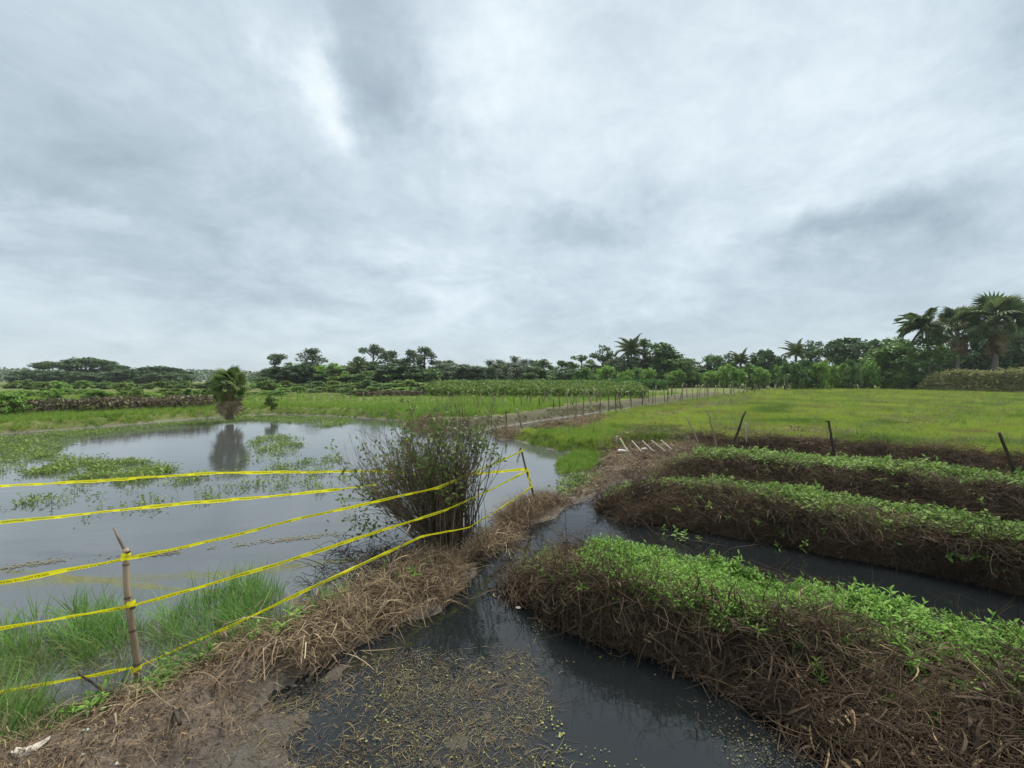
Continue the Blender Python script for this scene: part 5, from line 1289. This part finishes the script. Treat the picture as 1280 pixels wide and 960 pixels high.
TG = 'trees along the far edge of the farmland'
TREES = [
    # left
    ('umbrella', 'tree_dark', 106, 165, 449, 128, 'widest flat topped rain tree above the pond, left of a second one'),
    ('umbrella', 'tree_dark', 196, 160, 459, 104, 'lower flat topped rain tree between the widest one and the young fan palm'),
    ('round', 'tree_dark', 47, 150, 460, 50, 'round dark tree under the left end of the widest rain tree'),
    ('round', 'tree_dark', 84, 150, 461, 50, 'round tree under the middle of the widest rain tree'),
    ('round', 'tree_dark', 122, 150, 463, 50, 'small round tree under the right half of the widest rain tree'),
    ('round', 'tree_dark', 163, 150, 459, 46, 'round tree in the gap between the two rain trees'),
    ('round', 'tree_dark', 208, 150, 463, 48, 'round tree under the lower rain tree'),
    ('round', 'tree_grey', 4, 260, 479, 36, 'bluish tree far away at the left edge'),
    # centre left clump
    ('airy', 'tree_grey', 344, 120, 440, 30, 'slim layered tree at the left end of the dark clump'),
    ('round', 'tree_dark', 352, 108, 456, 44, 'broad dark tree below the slim layered tree'),
    ('round', 'tree_dark', 378, 112, 452, 56, 'widest dark tree in the middle of the dark clump'),
    ('tall', 'tree_grey', 391, 116, 434, 36, 'tallest pointed tree of the dark clump'),
    ('airy', 'tree_light', 416, 106, 452, 36, 'light green tree at the right side of the dark clump'),
    ('round', 'tree_dark', 408, 110, 466, 40, 'low dark tree under the light green tree'),
    ('round', 'tree_mid', 326, 100, 470, 30, 'low tree between the young fan palm and the dark clump'),
    ('airy', 'tree_grey', 447, 125, 444, 24, 'small airy tree, leftmost of the gum tree group'),
    ('airy', 'tree_grey', 467, 122, 428, 34, 'tallest airy gum tree with clumped crown'),
    ('tall', 'tree_grey', 490, 124, 437, 28, 'gum tree right beside the tallest airy one'),
    ('round', 'tree_dark', 497, 112, 455, 56, 'broad dark tree under the gum trees'),
    ('tall', 'tree_grey', 513, 122, 436, 26, 'gum tree on the left of the bushy pair'),
    ('tall', 'tree_grey', 531, 120, 432, 32, 'gum tree on the right of the bushy pair'),
    ('round', 'tree_mid', 462, 108, 462, 44, 'mid green tree behind the banana plants'),
    ('airy', 'tree_grey', 561, 130, 449, 34, 'airy tree between the gum trees and the dark dome tree'),
    ('round', 'tree_grey', 583, 112, 456, 44, 'dark dome shaped tree right of the gum trees'),
    ('round', 'tree_grey', 545, 125, 462, 36, 'low round tree at the foot of the bushy gum pair'),
    # centre hazy row
    ('feathery', 'tree_grey', 612, 140, 450, 30, 'first feathery tree from the left in the hazy row'),
    ('feathery', 'tree_grey', 624, 142, 449, 30, 'second feathery tree from the left in the hazy row'),
    ('feathery', 'tree_grey', 636, 138, 453, 32, 'third feathery tree from the left in the hazy row'),
    ('feathery', 'tree_grey', 643, 142, 445, 28, 'tallest feathery tree in the hazy row'),
    ('feathery', 'tree_grey', 655, 140, 449, 30, 'feathery tree right of the tallest one in the hazy row'),
    ('tall', 'tree_grey', 665, 135, 449, 18, 'narrow pointed tree at the right of the feathery row'),
    ('round', 'tree_grey', 630, 150, 462, 60, 'low bushy mass under the left of the feathery row'),
    ('round', 'tree_grey', 662, 145, 464, 50, 'low bushy mass under the right of the feathery row'),
    ('tall', 'tree_mid', 679, 128, 447, 24, 'green pointed tree right of the feathery row'),
    ('round', 'tree_mid', 702, 125, 446, 34, 'round green tree between two pointed ones'),
    ('airy', 'tree_mid', 727, 122, 443, 28, 'airy green tree left of the small top heavy tree'),
    ('round', 'tree_mid', 738, 118, 458, 44, 'low green tree below the small top heavy tree'),
    ('airy', 'tree_dark', 753, 112, 430, 28, 'small top heavy tree with a dark rounded head'),
    ('round', 'tree_mid', 765, 108, 446, 40, 'bushy tree at the left foot of the palm grove'),
    ('airy', 'tree_mid', 806, 102, 420, 46, 'tallest leafy tree in the palm grove'),
    ('tall', 'tree_mid', 829, 100, 428, 44, 'wide leafy tree at the right of the palm grove'),
    ('round', 'tree_dark', 800, 104, 446, 60, 'dark tree filling the middle of the palm grove'),
    ('round', 'tree_mid', 852, 98, 444, 36, 'smaller tree sloping down at the right end of the palm grove'),
    ('round', 'tree_mid', 891, 105, 439, 32, 'round tree standing alone right of the palm grove'),
    ('airy', 'tree_dark', 912, 108, 440, 24, 'small dark tree between the lone round tree and the palm'),
    ('round', 'tree_dark', 955, 100, 434, 42, 'dark round tree left of the ragged palm'),
    ('round', 'tree_dark', 975, 98, 442, 36, 'low dark tree under the ragged palm'),
    ('airy', 'tree_dark', 1012, 90, 424, 30, 'airy dark tree right of the ragged palm'),
    # right
    ('round', 'tree_dark', 1048, 84, 416, 62, 'broad dark tree, left half of the wide dome'),
    ('round', 'tree_dark', 1085, 82, 416, 58, 'broad dark tree, right half of the wide dome'),
    ('round', 'tree_mid', 1134, 60, 416, 82, 'full green tree standing in front of the wind blown coconut palm'),
    ('round', 'tree_dark', 1182, 72, 432, 40, 'dark tree behind the first fan palm'),
    ('round', 'tree_dark', 1222, 70, 408, 70, 'dark tree between the two fan palms'),
    ('round', 'tree_dark', 1272, 66, 385, 72, 'dark tree behind the tallest fan palm at the right edge'),
    ('round', 'tree_dark', 1320, 68, 390, 80, 'dark tree beyond the tallest fan palm'),
    ('round', 'tree_dark', 1255, 74, 430, 70, 'low dark tree at the foot of the tallest fan palm'),
]
FILL = sorted([(u + random.uniform(-6, 6), random.choice(['round', 'round', 'tall', 'airy']), random.choice(['tree_dark', 'tree_grey', 'tree_mid']), 84 + random.uniform(-4, 8), random.uniform(450, 461), random.uniform(34, 52)) for u in range(336, 985, 22)])
for i_, (u_, k_, m_, d_, tv_, w_) in enumerate(FILL):
    TREES.append((k_, m_, u_, d_, tv_ - (8 if 770 < u_ < 860 else 0), w_, f'middling tree, {ordinal(i_ + 1)} from the left in the belt behind the crops'))
for k_, m_, u_, d_, tv_, w_, l_ in TREES: tree(k_, m_, u_, d_, tv_, w_, l_, group=TG)

palm('fan', 287, 18.6, 459, 'young fan palm with a skirt of dead fronds beside the pond', 52, trunk_frac=0.62, trunk_r=0.13, dead=26, live=44, mat='young_palm', base_z=0.33)
palm('coconut', 1161, 58, 380, 'wind blown coconut palm with fronds streaming to one side', 82, lean=-0.05, wind=-1.0, trunk_frac=0.74, trunk_r=0.2, live=24)
palm('fan', 1196, 56, 384, 'shorter fan palm between the coconut palm and the tallest fan palm', 80, trunk_frac=0.74, trunk_r=0.25, dead=11, live=34)
palm('fan', 1244, 54, 371, 'tallest fan palm at the right with hanging dead fronds', 102, trunk_frac=0.72, trunk_r=0.27, dead=13, live=38)
PF = 'small palms among the far trees'
for (u, d, tv, wpx, lab) in [(789, 84, 428, 44, 'dark palm at the left of the palm grove'), (836, 82, 446, 40, 'palm with drooping fronds at the right of the palm grove'), (926, 88, 445, 38, 'palm between the lone round tree and the dark round tree'),
                             (995, 80, 431, 42, 'ragged palm left of the wide dark dome'), (448, 84, 456, 34, 'palm at the left of the banana plants')]:
    palm('coconut', u, d, tv, lab, wpx, trunk_frac=0.80, trunk_r=0.2, live=24, joined=True, group=PF)
BGp = 'banana plants under the gum trees'
for i, (u, d, tv, wpx) in enumerate([(488, 78, 466, 24), (500, 80, 462, 26), (513, 78, 468, 24), (525, 80, 470, 24), (476, 80, 470, 22), (538, 82, 472, 22), (214, 60, 480, 22), (690, 86, 470, 20), (715, 84, 471, 20)]):
    if u == 214: lab = 'lone banana plant left of the young fan palm'
    elif u > 600: lab = f"banana plant before the {'hazy row' if u == 690 else 'round green tree'} of far trees"
    else: lab = f'{ordinal(sorted([488, 500, 513, 525, 476, 538]).index(u) + 1)} banana plant from the left under the gum trees'
    tree('banana', 'banana', u, d, tv, wpx, lab, 'banana plant', BGp)

# shrubs
SH1 = 'leafy shrubs on the far bank behind the brown hedge'
us = list(range(-18, 345, 17))
for i, u in enumerate(us):
    if 270 < u < 305 and False: continue
    bright = (u < 90) or (100 < u < 130)
    tree('shrub', 'tree_light' if bright or i % 3 == 0 else 'crop', u + random.uniform(-4, 4), random.uniform(30, 44), random.uniform(483, 489) + (2 if u > 240 else 0), random.uniform(30, 44),
         f"{'bright' if bright else 'dull'} green shrub, {ordinal(i + 1)} from the left behind the brown hedge", 'shrub', SH1)
tree('shrub', 'tree_light', 12, 17.5, 487, 62, 'bright green bush at the left edge, nearest on the far bank', 'shrub')
tree('shrub', 'crop', 339, 21.5, 494, 24, 'small dark bush at the water between fan palm and grass bank', 'shrub')
SH5 = 'tall shrubs under the far trees'
for i, u in enumerate(range(-20, 600, 14)):
    tree('shrub', random.choice(['tree_mid', 'crop', 'tree_light', 'tree_mid']), u + random.uniform(-4, 4), random.uniform(55, 74), random.uniform(474, 480), random.uniform(24, 40), f'dull green shrub, {ordinal(i + 1)} from the left in the band under the far trees', 'shrub', SH5)
SH2 = 'shrubs behind the grass bank and stakes'
for i, u in enumerate(range(330, 560, 15)):
    tree('shrub', random.choice(['tree_mid', 'crop', 'tree_light']), u + random.uniform(-4, 4), random.uniform(38, 52), random.uniform(480, 488), random.uniform(24, 36), f'low green shrub, {ordinal(i + 1)} from the left behind the grass bank', 'shrub', SH2)
SH3 = 'shrubs in the light green row under the palm grove'
for i, u in enumerate(range(735, 985, 12)):
    tree('shrub', random.choice(['tree_light', 'tree_mid', 'tree_light']), u + random.uniform(-4, 4), random.uniform(66, 84), random.uniform(455, 464) - (4 if u > 900 else 0), random.uniform(24, 36), f'green shrub, {ordinal(i + 1)} from the left in the row under the palm grove', 'shrub', SH3)
SH4 = 'shrubs at the far end of the field before the wide dome trees'
for i, u in enumerate(range(985, 1130, 13)):
    tree('shrub', random.choice(['tree_light', 'tree_mid', 'tree_light']), u + random.uniform(-4, 4), random.uniform(58, 66), random.uniform(446, 456), random.uniform(32, 44), f'light green shrub, {ordinal(i + 1)} from the left at the end of the field', 'shrub', SH4)
for i, u in enumerate((1128, 1152, 1172)):
    tree('shrub', 'tree_mid', u, 58, 464, 34, f"{('left', 'middle', 'right')[i]} low bush at the foot of the full green tree", 'shrub')

# long low masses of foliage: hedges and crop rows
def hedge(name, line, hgt, wid, mat, dens, leaf, label, cat, z=0.33, group=None, kind=None):
    ln = resample([np.array([(u - 640) / FPX * d, d, z]) for u, d in line], 200)
    L = np.linalg.norm(np.diff(ln, axis=0), axis=1).sum(); n = int(L * dens)
    k = rng.integers(0, 200, n); c = ln[k] + np.column_stack([rng.normal(0, 0.15, n), rng.normal(0, wid / 2, n), np.zeros(n)])
    top = hgt * (0.75 + 0.45 * (0.5 + 0.5 * fbm(c[:, 0], c[:, 1], 0.9, 55)))
    c[:, 2] += top * rng.random(n) ** 0.7
    mb = MB(); mb.leaves(c, leaf * rng.uniform(0.6, 1.4, n), leaf * 0.4 * rng.uniform(0.7, 1.3, n))
    o = mb.build(name, M[mat]); tag(o, label, cat, group, kind); return o
hedge('hedge', [(-60, 17.6), (60, 18.6), (160, 20.5), (262, 23)], 0.75, 1.0, 'brownhedge', 420, 0.11, 'low brownish hedge of dry weeds along the far bank', 'hedge')
hedge('hedge', [(448, 38), (532, 40)], 0.55, 0.8, 'brownhedge', 300, 0.13, 'low brown hedge in front of the banana plants', 'hedge')
CRG = 'rows of crops between the far bank and the trees'
for i, d in enumerate((36, 39, 42.5, 46.5, 51, 56)):
    hedge('crop_row', [(535 + i * 2, d + 4), (640, d + 1.5), (806 - i * 3, d - 0.5)], 0.95 + 0.10 * i, 1.3, 'crop', 330, 0.17,
          f"{('nearest', 'second', 'third', 'fourth', 'fifth', 'farthest')[i]} leafy crop row before the far trees", 'crop row', group=CRG)
hedge('crop_row', [(560, 62), (700, 62), (830, 62)], 1.5, 2.0, 'banana', 260, 0.3, 'tall pale leafy row right under the hazy trees', 'crop row', group=CRG)
# the pale mound of cut vines at the right
def mound():
    ln = resample([np.array([(u - 640) / FPX * d, d]) for u, d in [(1166, 54), (1200, 51), (1280, 46), (1400, 40)]], 60)
    ts = np.linspace(0, math.pi, 14); V = []
    for i, c in enumerate(ln):
        hh = 2.5 * min(1, 0.25 + i / 8)
        for a in ts:
            x, y = c[0] + 0.5 * math.cos(a), c[1] - 1.6 * math.cos(a); n_ = float(fbm(np.array([x]), np.array([y + a]), 0.8, 66)[0])
            V.append((x, y, 0.2 + hh * math.sin(a) ** 0.6 * (1 + 0.18 * n_)))
    m = 14; i, j = np.meshgrid(np.arange(59), np.arange(13), indexing='ij'); i = i.ravel(); j = j.ravel()
    o = obj('vine_mound', mesh('vine_mound', V, [np.stack([i * m + j, (i + 1) * m + j, (i + 1) * m + j + 1, i * m + j + 1], 1)], M['haymound'], True))
    tag(o, 'long mound of pale cut vines at the right end of the field', 'mound')
    V = np.array(V); k = rng.integers(0, len(V), 20000); C = V[k] + rng.normal(0, 0.25, (20000, 3))
    mb = MB(); A = rng.normal(0, 1, (20000, 3)); A[:, 2] *= 0.5; A /= np.linalg.norm(A, axis=1, keepdims=True)
    mb.leaves(C, rng.uniform(0.12, 0.42, 20000), rng.uniform(0.02, 0.09, 20000), A); c = mb.build('loose_vines', M['haymound'], o); c['kind'] = 'stuff'
mound()
# far wood on the horizon
def far_wood():
    n = 26000; d = rng.uniform(230, 300, n); u = rng.uniform(-120, 1500, n); x = (u - 640) / FPX * d
    top = 4.5 + 5.0 * (0.5 + 0.5 * fbm(x, d * 0, 0.03, 31)); z = 0.3 + top * rng.random(n) ** 0.8
    mb = MB(); mb.leaves(np.column_stack([x, d, z]), rng.uniform(0.6, 1.5, n), rng.uniform(0.4, 0.8, n)); o = mb.build('distant_woodland', M['tree_grey'])
    tag(o, 'distant woodland closing the horizon behind the farmland', 'woodland', kind='stuff')
far_wood()

# ------------------------------------------------------------------ a little haze in the air
def haze():
    mb = MB(); mb.box((0, 200, 7.0), 1000, 520, 17.0)
    o = mb.build('haze', None); tag(o, 'thin pale haze in the air over the fields', 'haze', kind='stuff')
    m = bpy.data.materials.new('haze'); m.use_nodes = True; m.node_tree.nodes.clear(); t = NT(m.node_tree)
    v = t.n('ShaderNodeVolumePrincipled'); v.inputs['Color'].default_value = (0.86, 0.90, 0.94, 1); v.inputs['Density'].default_value = 0.00028
    out = t.n('ShaderNodeOutputMaterial'); t.link(v.outputs[0], out.inputs['Volume'])
    o.data.materials.append(m)
haze()
